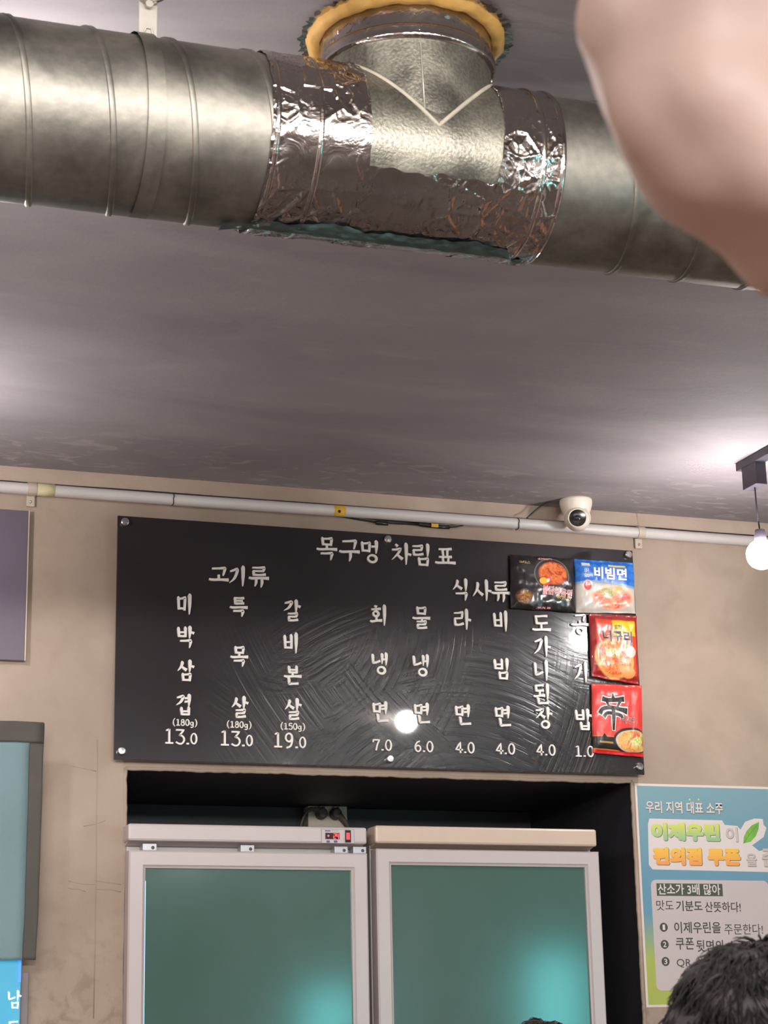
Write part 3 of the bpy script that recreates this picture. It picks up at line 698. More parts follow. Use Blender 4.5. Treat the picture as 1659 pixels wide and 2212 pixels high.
ptext('을', 1613, 1634, 1857, 26, .03, [('poster_olive', .05, .0006, -.0008), ('poster_white', .035, 0, 0)])
ptext('준', 1647, 1680, 1852, 36, .03, [('poster_olive', .05, .0006, -.0008), ('poster_white', .035, 0, 0)])
# leaf emblem
blob([(1606, 1822), (1607, 1808), (1613, 1795), (1624, 1783), (1640, 1775), (1639, 1790), (1633, 1806), (1622, 1818)], PY-.0009, 'leaf_emblem', 'leaf_green')
X0_, Z0_ = PP(1606, 1822); X1_, Z1_ = PP(1637, 1780)
MB().tube([(X0_, PY-.0013, Z0_), ((X0_+X1_)/2-.001, PY-.0013, (Z0_+Z1_)/2+.001), (X1_, PY-.0013, Z1_)], .0005, 4).build('leaf_vein', 'leaf_dark', poster)
X2_, Z2_ = PP(1615, 1795); X3_, Z3_ = PP(1618, 1807)
MB().tube([(X2_, PY-.0013, Z2_), (X3_, PY-.0013, Z3_)], .0004, 4).build('leaf_vein', 'leaf_dark', poster)
a_, za = PP(1418, 1908); b_2, zb = PP(1562, 1936)
flat(a_, b_2, zb, za, PY-.0010, 'dark_band', 'poster_box')
def pt1(s, x0, x1, y, h, of, m_='poster_dark'):
    cx = (x0+x1)/2; cy = y+(x1-x0)*.016; X_, Z_ = PP(cx, cy); w_ = PP(x1, cy)[0]-PP(x0, cy)[0]; h_ = PP(cx, cy-h/2)[1]-PP(cx, cy+h/2)[1]; b = MB()
    fit_text(b, s, of, X_, Z_, w_, h_, lambda u, v_: (u, PY-.0014, v_)); b.build('lettering', m_, poster)
pt1('산소가 3배 많아', 1422, 1556, 1919, 23, .015, 'poster_light')
pt1('맛도', 1418, 1455, 1955, 22, .0); pt1('기분도', 1461, 1517, 1956, 22, .015); pt1('산뜻하다!', 1523, 1600, 1958, 22, .01)
pt1('이제우린을', 1457, 1557, 2002, 24, .012); pt1('주문한다!', 1565, 1648, 2006, 23, .0)
pt1('쿠폰', 1460, 1499, 2038, 25, .01); pt1('뒷면의 스크래치', 1505, 1650, 2041, 25, .01); pt1('QR 스캔', 1462, 1540, 2078, 22, .0); pt1('자세히', 1462, 1500, 2118, 9, 0)
for (x, y, s_) in ((1434, 2003, '1'), (1436, 2040, '2'), (1438, 2077, '3')):
    X_, Z_ = PP(x, y)
    MB().lathe([(0, 0), (.0122, .0002)], (X_, PY-.0011, Z_), (0, 1, 0), 28).build('number_disc', 'poster_dark', poster)
    b = MB(); fit_text(b, s_, .02, X_, Z_, .006 if s_ == '1' else .009, .014, lambda u, v_: (u, PY-.0016, v_)); b.build('numeral', 'poster_light', poster)

# ---------------------------------------------------------------- noodle packets taped on the board
def packet(label, corners, thick, matname, texts, seedv, seal=.09, side=False):
    """corners TL,TR,BR,BL in photo pixels; pillow bag with crimped ends and wrinkles"""
    Yb = BY-.0064
    C = [at(x, y, Yb-.012) for x, y in corners]
    cen = sum(C, Vector())/4
    t = thing('noodle_packet', (cen.x, BY, cen.z), label, 'noodle packet', None)
    def hgt(u, v_):
        e = min(1, min(u, 1-u)/.16); f = min(1, max(0, (min(v_, 1-v_)-seal*.6))/.16) if not side else min(1, max(0, (min(v_, 1-v_)))/.2)
        h = thick*(sin(PI/2*max(0, e))**.7)*(sin(PI/2*max(0, f))**.7)
        s3 = Vector((u*3.2, v_*3.2, seedv))
        h += (.0035*noise.noise(s3)+.0022*noise.noise(s3*2.6)+.0014*abs(noise.noise(Vector((u*22, v_*5, seedv)))))*min(1, min(u, 1-u, v_, 1-v_)/.05)
        ed = max(0, 1-min(v_, 1-v_)/seal)
        h += ed*.0014*sin(u*46)
        return .003+max(0, h)
    def mp(u, v_, off=0):
        uu = u + .012*noise.noise(Vector((0, v_*4, seedv+3))); vv_ = v_+.012*noise.noise(Vector((u*4, 0, seedv+5)))
        top = C[0].lerp(C[1], uu); bot = C[3].lerp(C[2], uu); q = bot.lerp(top, vv_)
        return (q.x, Yb-hgt(min(1, max(0, u)), min(1, max(0, v_)))-off, q.z)
    n = 56; vs = []; fs = []; uv = []
    for i in range(n+1):
        for k in range(n+1): vs.append(mp(i/n, k/n)); uv.append((i/n, k/n))
    for i in range(n):
        for k in range(n): p = i*(n+1)+k; fs.append((p, p+n+1, p+n+2, p+1))
    K = len(vs); nn = n+1
    bd = [(i, 0) for i in range(n)]+[(n, k) for k in range(n)]+[(i, n) for i in range(n, 0, -1)]+[(0, k) for k in range(n, 0, -1)]
    bidx = [i*nn+k for i, k in bd]
    for j in bidx: q = vs[j]; vs.append((q[0], Yb-.0008, q[2])); uv.append(uv[j])
    L_ = len(bidx)
    for j in range(L_): fs.append((bidx[j], K+j, K+(j+1) % L_, bidx[(j+1) % L_]))
    fs.append(tuple(K+j for j in range(L_)))
    me = bpy.data.meshes.new('bag'); me.from_pydata(vs, [], fs); me.materials.append(MATS[matname])
    ul = me.uv_layers.new(name='uv')
    for lp_ in me.loops: ul.data[lp_.index].uv = uv[lp_.vertex_index]
    me.polygons.foreach_set('use_smooth', [True]*len(me.polygons))
    o = bpy.data.objects.new('bag', me); COL.objects.link(o); o.parent = t; o.matrix_parent_inverse = Matrix.Translation(-t.location)
    for (s_, u, v_, w_, h_, rot, layers) in texts:
        for li, (mm, of, dx, dz) in enumerate(layers):
            b = MB()
            if callable(s_): s_(b, lambda a, c, li=li: mp(a, c, .0007+.0005*li), li)
            else: fit_text(b, s_, of, u, v_, w_, h_, lambda a, c, li=li: mp(a, c, .0007+.0005*li), rot=rot, dx=dx, dz=dz)
            b.build('printed_lettering', mm, t)
    return t
def bagmat(name, rough=.22): 
    m = mat(name, (.5, .5, .5), rough, spec=.6, coat=.15); N = NT(m); v, U, V, _ = N.xyz('UV'); return N, v, U, V
def ell(N, U, V, cx, cy, rx, ry, soft=.03):
    dx = N.m('DIVIDE', N.m('SUBTRACT', U, cx), rx); dy = N.m('DIVIDE', N.m('SUBTRACT', V, cy), ry)
    r = N.m('SQRT', N.m('ADD', N.m('MULTIPLY', dx, dx), N.m('MULTIPLY', dy, dy))); return N.rng(r, 1+soft, 1-soft)
def gt(N, a, b, soft=.006): return N.rng(N.m('SUBTRACT', a, b), -soft, soft)
def rect(N, U, V, x0, x1, y0, y1):
    return N.m('MULTIPLY', N.m('MULTIPLY', gt(N, U, x0), gt(N, x1, U)), N.m('MULTIPLY', gt(N, V, y0), gt(N, y1, V)))
def noodles(N, v, c1, c2, c3, sc=16):
    a = N.noise(v, sc, 3, 2.5); b = N.noise(v, sc*.6, 2, 1)
    return N.mix(N.rng(b, .55, .62), N.mix(N.rng(a, .4, .6), c1, c2), c3)
# black packet
N, v, U, V = bagmat('print_black_bag', .24)
c = N.mix(ell(N, U, V, .62, .66, .275, .30), hexc(36, 31, 31), hexc(120, 118, 116))
c = N.mix(ell(N, U, V, .62, .66, .26, .285), c, hexc(48, 42, 40))
c = N.mix(ell(N, U, V, .64, .68, .215, .21, .1), c, noodles(N, v, hexc(222, 92, 44), hexc(238, 138, 62), hexc(196, 62, 36)))
c = N.mix(ell(N, U, V, .52, .53, .10, .085, .06), c, hexc(222, 70, 44)); c = N.mix(ell(N, U, V, .49, .535, .065, .06, .08), c, hexc(240, 196, 60))
c = N.mix(N.m('MULTIPLY', rect(N, U, V, .42, .64, .93, .965), N.rng(N.noise(v, 40, 2), .4, .5)), c, hexc(222, 150, 150))
c = N.mix(N.m('MULTIPLY', rect(N, U, V, .38, .60, .02, .05), N.rng(N.noise(v, 40, 2), .4, .5)), c, hexc(222, 150, 150))
c = N.mix(N.m('MULTIPLY', rect(N, U, V, .12, .28, .84, .88), N.rng(N.noise(v, 40, 2), .45, .5)), c, hexc(190, 160, 90))
c = N.mix(ell(N, U, V, .2, .22, .10, .10, .5), c, noodles(N, v, hexc(160, 90, 40), hexc(190, 150, 60), hexc(150, 60, 40), 20))
N.put(N.b.inputs['Base Color'], c)
mat('print_pink', hexc(226, 110, 116), .4); mat('print_white', hexc(236, 226, 220), .4); mat('print_lime', hexc(190, 180, 60), .4); mat('print_black', hexc(44, 38, 34), .4); mat('print_gold', hexc(196, 160, 70), .4)
packet('black instant noodle packet with pink lettering, left of the blue one on the board', [(1105, 1196), (1242, 1206), (1246, 1321), (1106, 1312)], .011, 'print_black_bag',
       [('불닭볶음면', .70, .345, .46, .155, -.10, [('print_white', .05, 0, 0), ('print_pink', .012, 0, 0)]), ('볶음면', .80, .24, .22, .06, -.06, [('print_lime', .02, 0, 0)])], 1.3, side=True)
# blue and white packet
N, v, U, V = bagmat('print_blue_bag', .36)
ck = N.n('TexChecker'); mp_ = N.n('Mapping'); mp_.inputs['Rotation'].default_value = (0, 0, PI/4); mp_.inputs['Scale'].default_value = (9, 9, 9); N.put(mp_.inputs[0], v); N.put(ck.inputs['Vector'], mp_.outputs[0]); ck.inputs['Scale'].default_value = 1
ck.inputs[1].default_value = (*hexc(48, 122, 205), 1); ck.inputs[2].default_value = (*hexc(32, 100, 190), 1)
wave = N.m('ADD', .56, N.m('MULTIPLY', N.m('SINE', N.m('MULTIPLY', U, 4.5)), .04))
c = N.mix(gt(N, V, N.m('SUBTRACT', wave, .05), .02), hexc(196, 186, 175), hexc(130, 156, 182)); c = N.mix(gt(N, V, wave, .008), c, ck.outputs[0])
c = N.mix(ell(N, U, V, .60, .30, .37, .235, .04), c, hexc(228, 190, 164))
c = N.mix(ell(N, U, V, .60, .27, .33, .2, .1), c, noodles(N, v, hexc(226, 112, 84), hexc(236, 158, 120), hexc(212, 90, 84), 14))
c = N.mix(ell(N, U, V, .52, .38, .12, .09, .2), c, noodles(N, v, hexc(196, 186, 130), hexc(150, 160, 84), hexc(214, 170, 150), 16))
c = N.mix(ell(N, U, V, .70, .44, .075, .07, .06), c, hexc(236, 170, 104))
c = N.mix(ell(N, U, V, .19, .49, .085, .115, .05), c, hexc(226, 196, 184)); c = N.mix(ell(N, U, V, .19, .5, .062, .09, .05), c, hexc(208, 78, 72))
c = N.mix(rect(N, U, V, .55, .84, .88, .915), c, hexc(214, 190, 96)); c = N.mix(rect(N, U, V, .10, .24, .87, .93), c, hexc(214, 214, 214))
N.put(N.b.inputs['Base Color'], c)
mat('print_blue', hexc(60, 96, 160), .4)
packet('blue and white instant noodle packet taped at the board upper right corner', [(1243, 1206), (1371, 1214), (1376, 1323), (1247, 1322)], .010, 'print_blue_bag',
       [('비빔면', .57, .745, .54, .22, -.03, [('print_blue', .06, 0, 0), ('print_white', .035, 0, 0)]), ('팔도', .17, .73, .17, .08, PI/2, [('print_white', .0, 0, 0)])], 4.7, seal=.05)
# red and orange packet
N, v, U, V = bagmat('print_orange_bag', .34)
c = N.mix(rect(N, U, V, .10, .93, .10, .92), hexc(150, 34, 34), hexc(206, 70, 42))
c = N.mix(rect(N, U, V, .44, .92, .68, .90), c, hexc(222, 184, 30))
c = N.mix(ell(N, U, V, .46, .32, .40, .30, .05), c, hexc(226, 168, 96))
c = N.mix(ell(N, U, V, .46, .33, .36, .26, .08), c, noodles(N, v, hexc(214, 92, 50), hexc(226, 150, 76), hexc(196, 60, 44), 12))
c = N.mix(ell(N, U, V, .42, .42, .16, .08, .3), c, noodles(N, v, hexc(214, 190, 150), hexc(150, 140, 60), hexc(206, 110, 70), 14))
c = N.mix(ell(N, U, V, .80, .44, .11, .08, .08), c, hexc(222, 190, 178)); c = N.mix(ell(N, U, V, .74, .14, .14, .09, .08), c, hexc(226, 150, 90))
N.put(N.b.inputs['Base Color'], c)
packet('red and orange instant noodle packet with black lettering, middle of the right column', [(1275, 1324), (1378, 1329), (1383, 1478), (1281, 1460)], .014, 'print_orange_bag',
       [('너구리', .53, .66, .60, .16, .0, [('print_white', .06, 0, 0), ('print_black', .035, 0, 0)]), ('얼큰한', .56, .80, .16, .06, 0, [('print_black', .01, 0, 0)])], 8.1, seal=.06)
# bright red packet
N, v, U, V = bagmat('print_red_bag', .38)
c = N.mix(N.rng(N.noise(v, 3, 2), .3, .7), hexc(206, 52, 46), hexc(220, 66, 56))
zig = N.m('MAXIMUM', 0, N.m('SUBTRACT', .055, N.m('MULTIPLY', N.m('ABSOLUTE', N.m('SUBTRACT', U, .19)), 1.1)))
edge = N.m('ADD', .235, zig)
c = N.mix(N.m('MULTIPLY', gt(N, N.m('ADD', edge, .012), V, .003), gt(N, .5, U)), c, hexc(226, 120, 40))
c = N.mix(N.m('MULTIPLY', gt(N, edge, V, .003), gt(N, V, .065, .003)), c, hexc(34, 26, 26))
c = N.mix(rect(N, U, V, .10, .36, .145, .168), c, hexc(176, 142, 60))
c = N.mix(ell(N, U, V, .74, .205, .37, .185, .03), c, hexc(44, 32, 30)); c = N.mix(ell(N, U, V, .76, .20, .345, .155, .03), c, hexc(196, 186, 170))
c = N.mix(ell(N, U, V, .77, .20, .32, .145, .05), c, noodles(N, v, hexc(222, 150, 76), hexc(232, 176, 104), hexc(212, 130, 66), 14))
c = N.mix(ell(N, U, V, .86, .22, .2, .11, .3), c, noodles(N, v, hexc(220, 200, 140), hexc(150, 170, 70), hexc(206, 84, 50), 14))
c = N.mix(gt(N, .05, V, .003), c, hexc(206, 40, 44))
N.put(N.b.inputs['Base Color'], c)
def spicy(lw):
    S_ = [([(.47, 1.0), (.5, .86)], [.5, 1.3]), ([(.1, .85), (.3, .82), (.62, .84), (.9, .87)], [1.2, 1.0, 1.0, 1.3]), ([(.24, .8), (.36, .62)], [.8, .7]), ([(.8, .84), (.66, .64)], [.9, .6]),
          ([(.0, .48), (.1, .58), (.45, .62), (.8, .58), (1.0, .55)], [1.3, 1.0, .9, 1.0, 1.5]), ([(.15, .38), (.25, .46), (.5, .46), (.78, .42), (.82, .38)], [1.1, .8, .8, .9, 1.0]), ([(.36, .64), (.5, .6), (.5, .3), (.5, .03)], [.7, 1.3, 1.1, .8])]
    def f(b, mp_f, li):
        for pts, ws in S_:
            P, Wd = resample(pts, ws); n = len(P); L = []; R = []
            for i in range(n):
                t = (P[min(i+1, n-1)]-P[max(i-1, 0)]).normalized(); nn = Vector((-t.y, t.x)); hw = lw[li]*Wd[i]*.5
                ext = t*hw*.6*(-1 if i == 0 else (1 if i == n-1 else 0)); L.append(P[i]+nn*hw+ext); R.append(P[i]-nn*hw+ext)
            vs = []
            for i in range(n):
                for q in (L[i], R[i]): vs.append(mp_f(.125+q.x*.50, .33+q.y*.52))
            b.add(vs, [(2*i, 2*i+1, 2*i+3, 2*i+2) for i in range(n-1)])
    return f
packet('bright red instant noodle packet with large black brush character, lowest on the board', [(1281, 1475), (1389, 1480), (1393, 1635), (1284, 1625)], .014, 'print_red_bag',
       [(spicy([.17, .115]), 0, 0, 0, 0, 0, [('print_white', 0, 0, 0), ('print_black', 0, 0, 0)]), ('라면', .66, .49, .28, .09, -.03, [('print_white', .03, 0, 0), ('print_black', .0, 0, 0)])], 12.9, seal=.05)
bpy.data.objects.remove(_to)

# ---------------------------------------------------------------- left violet panel, lit sign and gauze cover
p0, p1 = at(62, 1103, 4.98), at(57, 1427, 4.98)
vp = thing('wall_panel', (.4, 4.98, p1.z), 'dark violet-grey flat panel on the wall at the left edge', 'panel')
MB().box(.25, p0.x, 4.982, 4.998, p1.z, p0.z, .001).build('sheet', 'panel_violet', vp)
MB().box(p0.x, p0.x+.003, 4.980, 4.998, p1.z, p0.z).build('edge_strip', 'clamp_beige', vp)
sg = thing('lit_menu_sign', (.5, 4.97, 1.2), 'backlit cyan sign with white Korean letters at the lower left edge', 'sign')
e0 = at(47, 2100, 4.93).x
MB().box(.1, e0, 4.93, 4.998, 1.0, 2.12, .002).build('sign_box', 'sign_frame', sg)
MB().box(.1, e0-.003, 4.926, 4.9295, 1.0, 2.12).build('lit_face', 'sign_cyan', sg)
q = at(42, 2100, 4.924); MB().box(q.x-.004, q.x+.004, 4.923, 4.926, at(42, 2122, 4.924).z, 1.7).build('blue_mark', 'sign_blue', sg)
q = at(31, 2159, 4.924); glyph(syll('남'), q.x, q.z, .032, .040, .0042, 'letter', 'sign_letter', sg, 4.9262, .002)
q = at(29, 2208, 4.924); glyph(syll('도'), q.x, q.z-.012, .03, .03, .0042, 'letter', 'sign_letter', sg, 4.9262, .002)
struct('trim_4', MB().box(e0+.002, e0+.022, 4.955, 4.999, 0, 1.56, .002), 'sign_frame')
cv = thing('fabric_cover', (.6, 4.9, 1.58), 'grey-teal fabric cover with a dark hem hanging over the lit sign', 'cover')
def cloth(x0t, x1t, x0b, x1b, zt, zb, y, name, m_, nx=30, nz=60, amp=.004, thick=.0015):
    vs = []; fs = []
    for side in (0, 1):
        for i in range(nx+1):
            for k in range(nz+1):
                u = i/nx; v_ = k/nz; xt = x0t+(x1t-x0t)*u; xb = x0b+(x1b-x0b)*u; z = zb+(zt-zb)*v_; x = xb+(xt-xb)*(v_**.6) + (.002*noise.noise(Vector((0, 0, z*9))) if i == nx else 0)
                vs.append((x, y+side*thick+amp*noise.noise(Vector((x*9, z*3, 0)))+amp*.7*sin(x*40+z*3), z+(.001*noise.noise(Vector((x*30, 2, 0))) if k in (0, nz) else 0)))
    K = (nx+1)*(nz+1)
    for s_ in (0, 1):
        for i in range(nx):
            for k in range(nz): p = s_*K+i*(nz+1)+k; fs.append((p, p+1, p+nz+2, p+nz+1))
    bd = [i*(nz+1) for i in range(nx)]+[nx*(nz+1)+k for k in range(nz)]+[i*(nz+1)+nz for i in range(nx, 0, -1)]+[k for k in range(nz, 0, -1)]
    for j in range(len(bd)): a = bd[j]; b_ = bd[(j+1) % len(bd)]; fs.append((a, b_, b_+K, a+K))
    return MB().add(vs, fs).build(name, m_, cv, True)
A = [at(*p, 4.905) for p in ((97, 1562), (78, 2074), (64, 1604), (48, 2074))]
cloth(.1, A[2].x, .1, A[3].x, A[2].z, A[1].z, 4.905, 'fabric_sheet', 'cloth_teal')
cloth(A[2].x, A[0].x, A[3].x, A[1].x, A[0].z, A[1].z, 4.907, 'hem', 'cloth_hem', nx=6)
cloth(.1, A[0].x-.002, .1, A[0].x-.002, A[0].z+.002, A[2].z, 4.903, 'hem', 'cloth_hem', nx=30, nz=8)

# ---------------------------------------------------------------- conduit, clamps, ties, cable
PYc, PR = 4.978, .0155
pl, pr_ = at(0, 1056, PYc), at(1500, 1155.5, PYc)
zc = (pl.z+pr_.z)/2
cond = thing('conduit_pipe', (1.7, PYc, zc), 'long pale plastic conduit pipe running along the wall under the ceiling', 'pipe')
MB().tube([(-.3+i*.5, PYc, zc+.0015*sin(i*1.7)) for i in range(10)], PR, 20).build('pipe', 'pvc_pipe', cond, True)
q = at(80, 1062, PYc); MB().tube([(q.x, PYc, zc), (q.x+.045, PYc, zc)], PR+.0012, 20).build('glue_joint', 'pvc_glue', cond, True)
for x in (375, 1120, 1383):
    q = at(x, 1100, PYc-PR); b = MB(); n = 24
    b.tube([(q.x+.001*sin(k), PYc-(PR+.0012)*cos(2*PI*k/n), zc+(PR+.0012)*sin(2*PI*k/n)) for k in range(n+1)], .0013, 6, cap=False)
    b.build('cable_tie', 'black_plastic', cond, True)
for (x, y) in ((68, 1075), (1383, 1152)):
    q = at(x, y, PYc); b = MB(); n = 20; vs = []; fs = []
    for dx in (-.011, .011):
        for k in range(n+1):
            a = rad(-115+230*k/n)
            for r in (PR+.0005, PR+.0025): vs.append((q.x+dx, PYc-r*cos(a), zc+r*sin(a)))
    K = (n+1)*2
    for k in range(n): p = 2*k; fs += [(p, p+2, p+3, p+1), (K+p, K+p+1, K+p+3, K+p+2), (p+1, p+3, K+p+3, K+p+1), (p, K+p, K+p+2, p+2)]
    b.add(vs, fs); b.build('saddle', 'clamp_beige', cond, 'auto')
    MB().box(q.x-.011, q.x+.011, 4.990, 4.998, zc-PR-.028, zc-PR+.004, .0015).build('saddle_foot', 'clamp_beige', cond)
    MB().lathe([(0, -.003), (.003, -.0025), (.004, 0)], (q.x, 4.990, zc-PR-.016), (0, 1, 0), 14).build('screw', 'chrome', cond, True)
cab = thing('black_cable', (1.6, 4.96, zc-.02), 'black cable with a small connector sagging below the white conduit above the board', 'cable')
def cpath(pts, r, y=PYc-PR-.004, name='cable', m_='black_plastic', par=cab):
    P = [at(x, yy, y) for x, yy in pts]; MB().tube(P, r, 8).build(name, m_, par, True)
cpath([(690, 1110), (740, 1116), (780, 1123), (815, 1128), (860, 1131), (905, 1133), (930, 1136)], .0026, 4.9965)
cpath([(560, 1089), (640, 1102), (700, 1111), (780, 1118), (830, 1124), (870, 1127), (960, 1131)], .0022, 4.9965)
cpath([(812, 1129), (822, 1130), (838, 1131)], .0058, 4.988, 'connector')
cpath([(905, 1132), (925, 1135), (950, 1138), (970, 1139)], .0058, 4.980, 'connector')
cpath([(970, 1139), (985, 1138), (1000, 1135)], .002, 4.984)
q0 = at(938, 1135, 4.97); MB().box(q0.x-.008, q0.x+.012, 4.969, 4.9715, q0.z-.005, q0.z+.005).build('yellow_band', 'yellow_label', cab)
q0 = at(735, 1103, PYc-PR); tg = thing('pipe_label', (q0.x, PYc-PR, q0.z), 'small yellow label stuck on the white conduit pipe', 'label')
b = MB(); vs = []; fs = []; n = 10
for dx in (-.0155, .0155):
    for k in range(n+1):
        a = rad(-62+112*k/n)
        for r in (PR+.0006, PR+.0014): vs.append((q0.x+dx, PYc-r*cos(a), zc+r*sin(a)))
K = (n+1)*2
for k in range(n): p = 2*k; fs += [(p, p+2, p+3, p+1), (K+p, K+p+1, K+p+3, K+p+2), (p+1, p+3, K+p+3, K+p+1)]
b.add(vs, fs).build('sticker', 'yellow_label', tg, True)
MB().lathe([(0, -.0003), (.0045, 0)], (q0.x-.003, PYc-PR-.0022, q0.z-.003), (0, 1, 0), 12).build('hole', 'black_plastic', tg)
top = thing('black_wire', (1.6, 4.99, zc+.016), 'thin black wire lying along the top of the white conduit', 'wire')
MB().tube([(-.3+i*.1, 4.991, zc+PR+.0035+.002*noise.noise(Vector((i*.4, 0, 0)))) for i in range(45)], .003, 6).build('wire', 'black_plastic', top, True)
cw = thing('camera_cable', (2.2, 4.9, 2.83), 'dark cable running from the ceiling dome camera down to the conduit', 'cable')
P = [at(1222, 1078, 4.93), at(1200, 1080, 4.94), at(1180, 1086, 4.955), at(1162, 1097, 4.97), at(1148, 1110, 4.975), at(1138, 1119, 4.965)]
MB().tube(P, .0022, 8).build('cable', 'black_plastic', cw, True)

# ---------------------------------------------------------------- dome camera
cx_, cy_ = 2.300, 4.915
cc = thing('security_camera', (cx_, cy_, CZ), 'white dome security camera with black lens face on the ceiling edge', 'camera')
MB().lathe([(0, 0), (.046, 0), (.0465, -.006), (.0455, -.016), (.0415, -.030), (.036, -.042), (.028, -.052), (.015, -.058), (0, -.059)], (cx_, cy_, CZ), (0, 0, 1), 48).build('base_cone', 'cctv_white', cc, True)
bc = Vector((cx_-.004, cy_-.014, CZ-.0585)); ad = (Vector((0, 0, 1.35))-bc); ad = (ad.normalized()+Vector((.02, .0, .10))).normalized()
MB().lathe([(.0, -.036), (.02, -.030), (.032, -.016), (.036, 0), (.034, .012), (.029, .022), (.0265, .0255), (.0245, .0265), (.0235, .0235)], bc, ad, 48).build('eyeball', 'cctv_white', cc, True)
MB().lathe([(0, .0245), (.012, .0247), (.0238, .0236)], bc, ad, 40).build('lens_cover', 'cctv_black', cc, True)
MB().lathe([(.0, .0262), (.004, .026), (.0075, .0252), (.008, .0247)], bc+Vector((-.001, 0, 0)), ad, 24).build('lens', 'lens_glass', cc, True)
MB().lathe([(.036, -.001), (.0375, -.001), (.0375, .0015), (.036, .002)], bc+Vector((0, 0, .001)), (ad+Vector((0, 0, -.5))).normalized(), 40).build('gimbal_ring', 'cctv_white', cc, True)

# ---------------------------------------------------------------- fridges
FY = 4.95
def frame_ring(x0, x1, z0, z1, w_, yf, yb, lipw=.008):
    b = MB(); R = [(x0, x1, z0, z1, yb), (x0, x1, z0, z1, yf+.004), (x0+.004, x1-.004, z0+.004, z1-.004, yf), (x0+w_-lipw, x1-w_+lipw, z0+w_-lipw, z1-w_+lipw, yf),
                   (x0+w_-lipw*.6, x1-w_+lipw*.6, z0+w_-lipw*.6, z1-w_+lipw*.6, yf+.004), (x0+w_, x1-w_, z0+w_, z1-w_, yf+.006), (x0+w_, x1-w_, z0+w_, z1-w_, yf+.018)]
    vs = []
    for (a, c, d, e, y) in R: vs += [(a, y, d), (c, y, d), (c, y, e), (a, y, e)]
    fs = []
    for i in range(len(R)-1):
        for k in range(4): fs.append((i*4+k, i*4+(k+1) % 4, (i+1)*4+(k+1) % 4, (i+1)*4+k))
    return b.add(vs, fs)
def fridge(x0, x1, label, capmat, z_cap1, z_cap0, z_door, wl, cap_x0, cap_x1, bodymat):
    t = thing('display_fridge', ((x0+x1)/2, FY+.3, 0), label, 'fridge', 'drinks fridges under the menu board')
    MB().box(x0-.002, x1-.002, FY+.05, FY+.62, .08, z_cap1-.006, .004).build('cabinet', bodymat, t)
    MB().box(x0+.01, x1-.01, FY+.06, FY+.6, 0, .08).build('plinth', 'black_plastic', t)
    b = MB(); b.box(cap_x0, cap_x1, FY-.012, FY+.06, z_cap0+.006, z_cap1, .006)
    b.add([(cap_x0+.004, FY-.008, z_cap0+.009), (cap_x1-.004, FY-.008, z_cap0+.009), (cap_x1-.004, FY+.04, z_cap0-.002), (cap_x0+.004, FY+.04, z_cap0-.002), (cap_x1-.004, FY+.04, z_cap0+.009), (cap_x0+.004, FY+.04, z_cap0+.009)],
          [(0, 1, 2, 3), (0, 3, 5), (1, 4, 2), (3, 2, 4, 5)])
    b.build('header_panel', capmat, t)
    d = frame_ring(x0, x1, .12, z_door, wl, FY, FY+.045).build('door', 'fridge_white', t, 'auto')
    MB().box(x0+wl-.002, x1-wl+.002, FY+.012, FY+.03, .12+wl-.002, z_door-wl+.002).build('glass_pane', 'glass_teal', d)
    MB().box(x0+.01, x1-.01, FY+.045, FY+.05, .13, z_door-.008).build('gasket', 'gasket', d)
    return t, d
L0, L1 = at(279, 1836, FY).x, at(794, 1840, FY).x
zc1, zc0, zd = at(540, 1783, FY-.01).z, at(540, 1825, FY-.01).z, at(540, 1840, FY).z
f1, d1 = fridge(L0, L1, 'left drinks fridge, with red temperature display on its header and teal glass door', 'fridge_white', zc1, zc0, zd, .0435, at(277, 1800, FY-.012).x, at(793, 1805, FY-.012).x, 'fridge_grey')
R0, R1 = at(813, 1836, FY).x, at(1294, 1836, FY).x
zc1r, zc0r, zdr = at(1050, 1787, FY-.01).z, at(1050, 1830, FY-.01).z, at(1050, 1836, FY).z
f2, d2 = fridge(R0, R1, 'right drinks fridge, with plain cream header and teal glass door', 'fridge_cream', zc1r, zc0r, zdr, .042, at(811, 1800, FY-.012).x, at(1289, 1800, FY-.012).x, 'fridge_grey')
# bright LED strip on the left edge of the left pane
q = at(314, 2000, FY+.004); MB().box(L0+.0435, L0+.0455, FY+.0095, FY+.012, .17, zd-.075).build('light_strip', 'led_blue', f1)
# hinge brackets under the headers
for (x, f_, z_) in ((322, f1, zc0), (533, f1, zc0), (735, f1, zc0), (775, f1, zc0)):
    q = at(x, 1830, FY+.02); MB().box(q.x-.018, q.x+.018, FY+.012, FY+.045, zd+.001, z_+.002, .001).build('hinge_bracket', 'bracket_grey', f_)
    MB().lathe([(0, -.002), (.004, -.001), (.0045, 0)], (q.x+.008, FY+.012, (zd+z_)/2), (0, 1, 0), 12).build('screw', 'gasket', f_, True)
# control panel
def fp(x, y, o=.0): return at(x, y, FY-.0125-o)
def fbox(x0, y0, x1, y1, d0, d1_, name, m_, par, bev=0, **kw):
    a = fp(x0, y0); c = fp(x1, y1); yb = FY-.012
    return MB().box(a.x, c.x, yb-d1_, yb-d0, min(a.z, c.z), max(a.z, c.z), bev).build(name, m_, par, **kw)
cpn = fbox(694, 1790.5, 765, 1822, 0, .0008, 'control_panel', 'fridge_white', f1, .0003)
b = MB(); a = fp(694, 1790.5); c = fp(765, 1822); yb = FY-.0134
b.tube([(a.x, yb, a.z), (c.x, yb, a.z), (c.x, yb, c.z), (a.x, yb, c.z), (a.x, yb, a.z+.0001)], .0005, 4).build('panel_outline', 'faint_print', cpn)
fbox(702.5, 1799, 733.5, 1813, .0008, .0018, 'display', 'display_black', cpn)
b = MB(); seg = {'2': 'abged', '4': 'fgbc'}
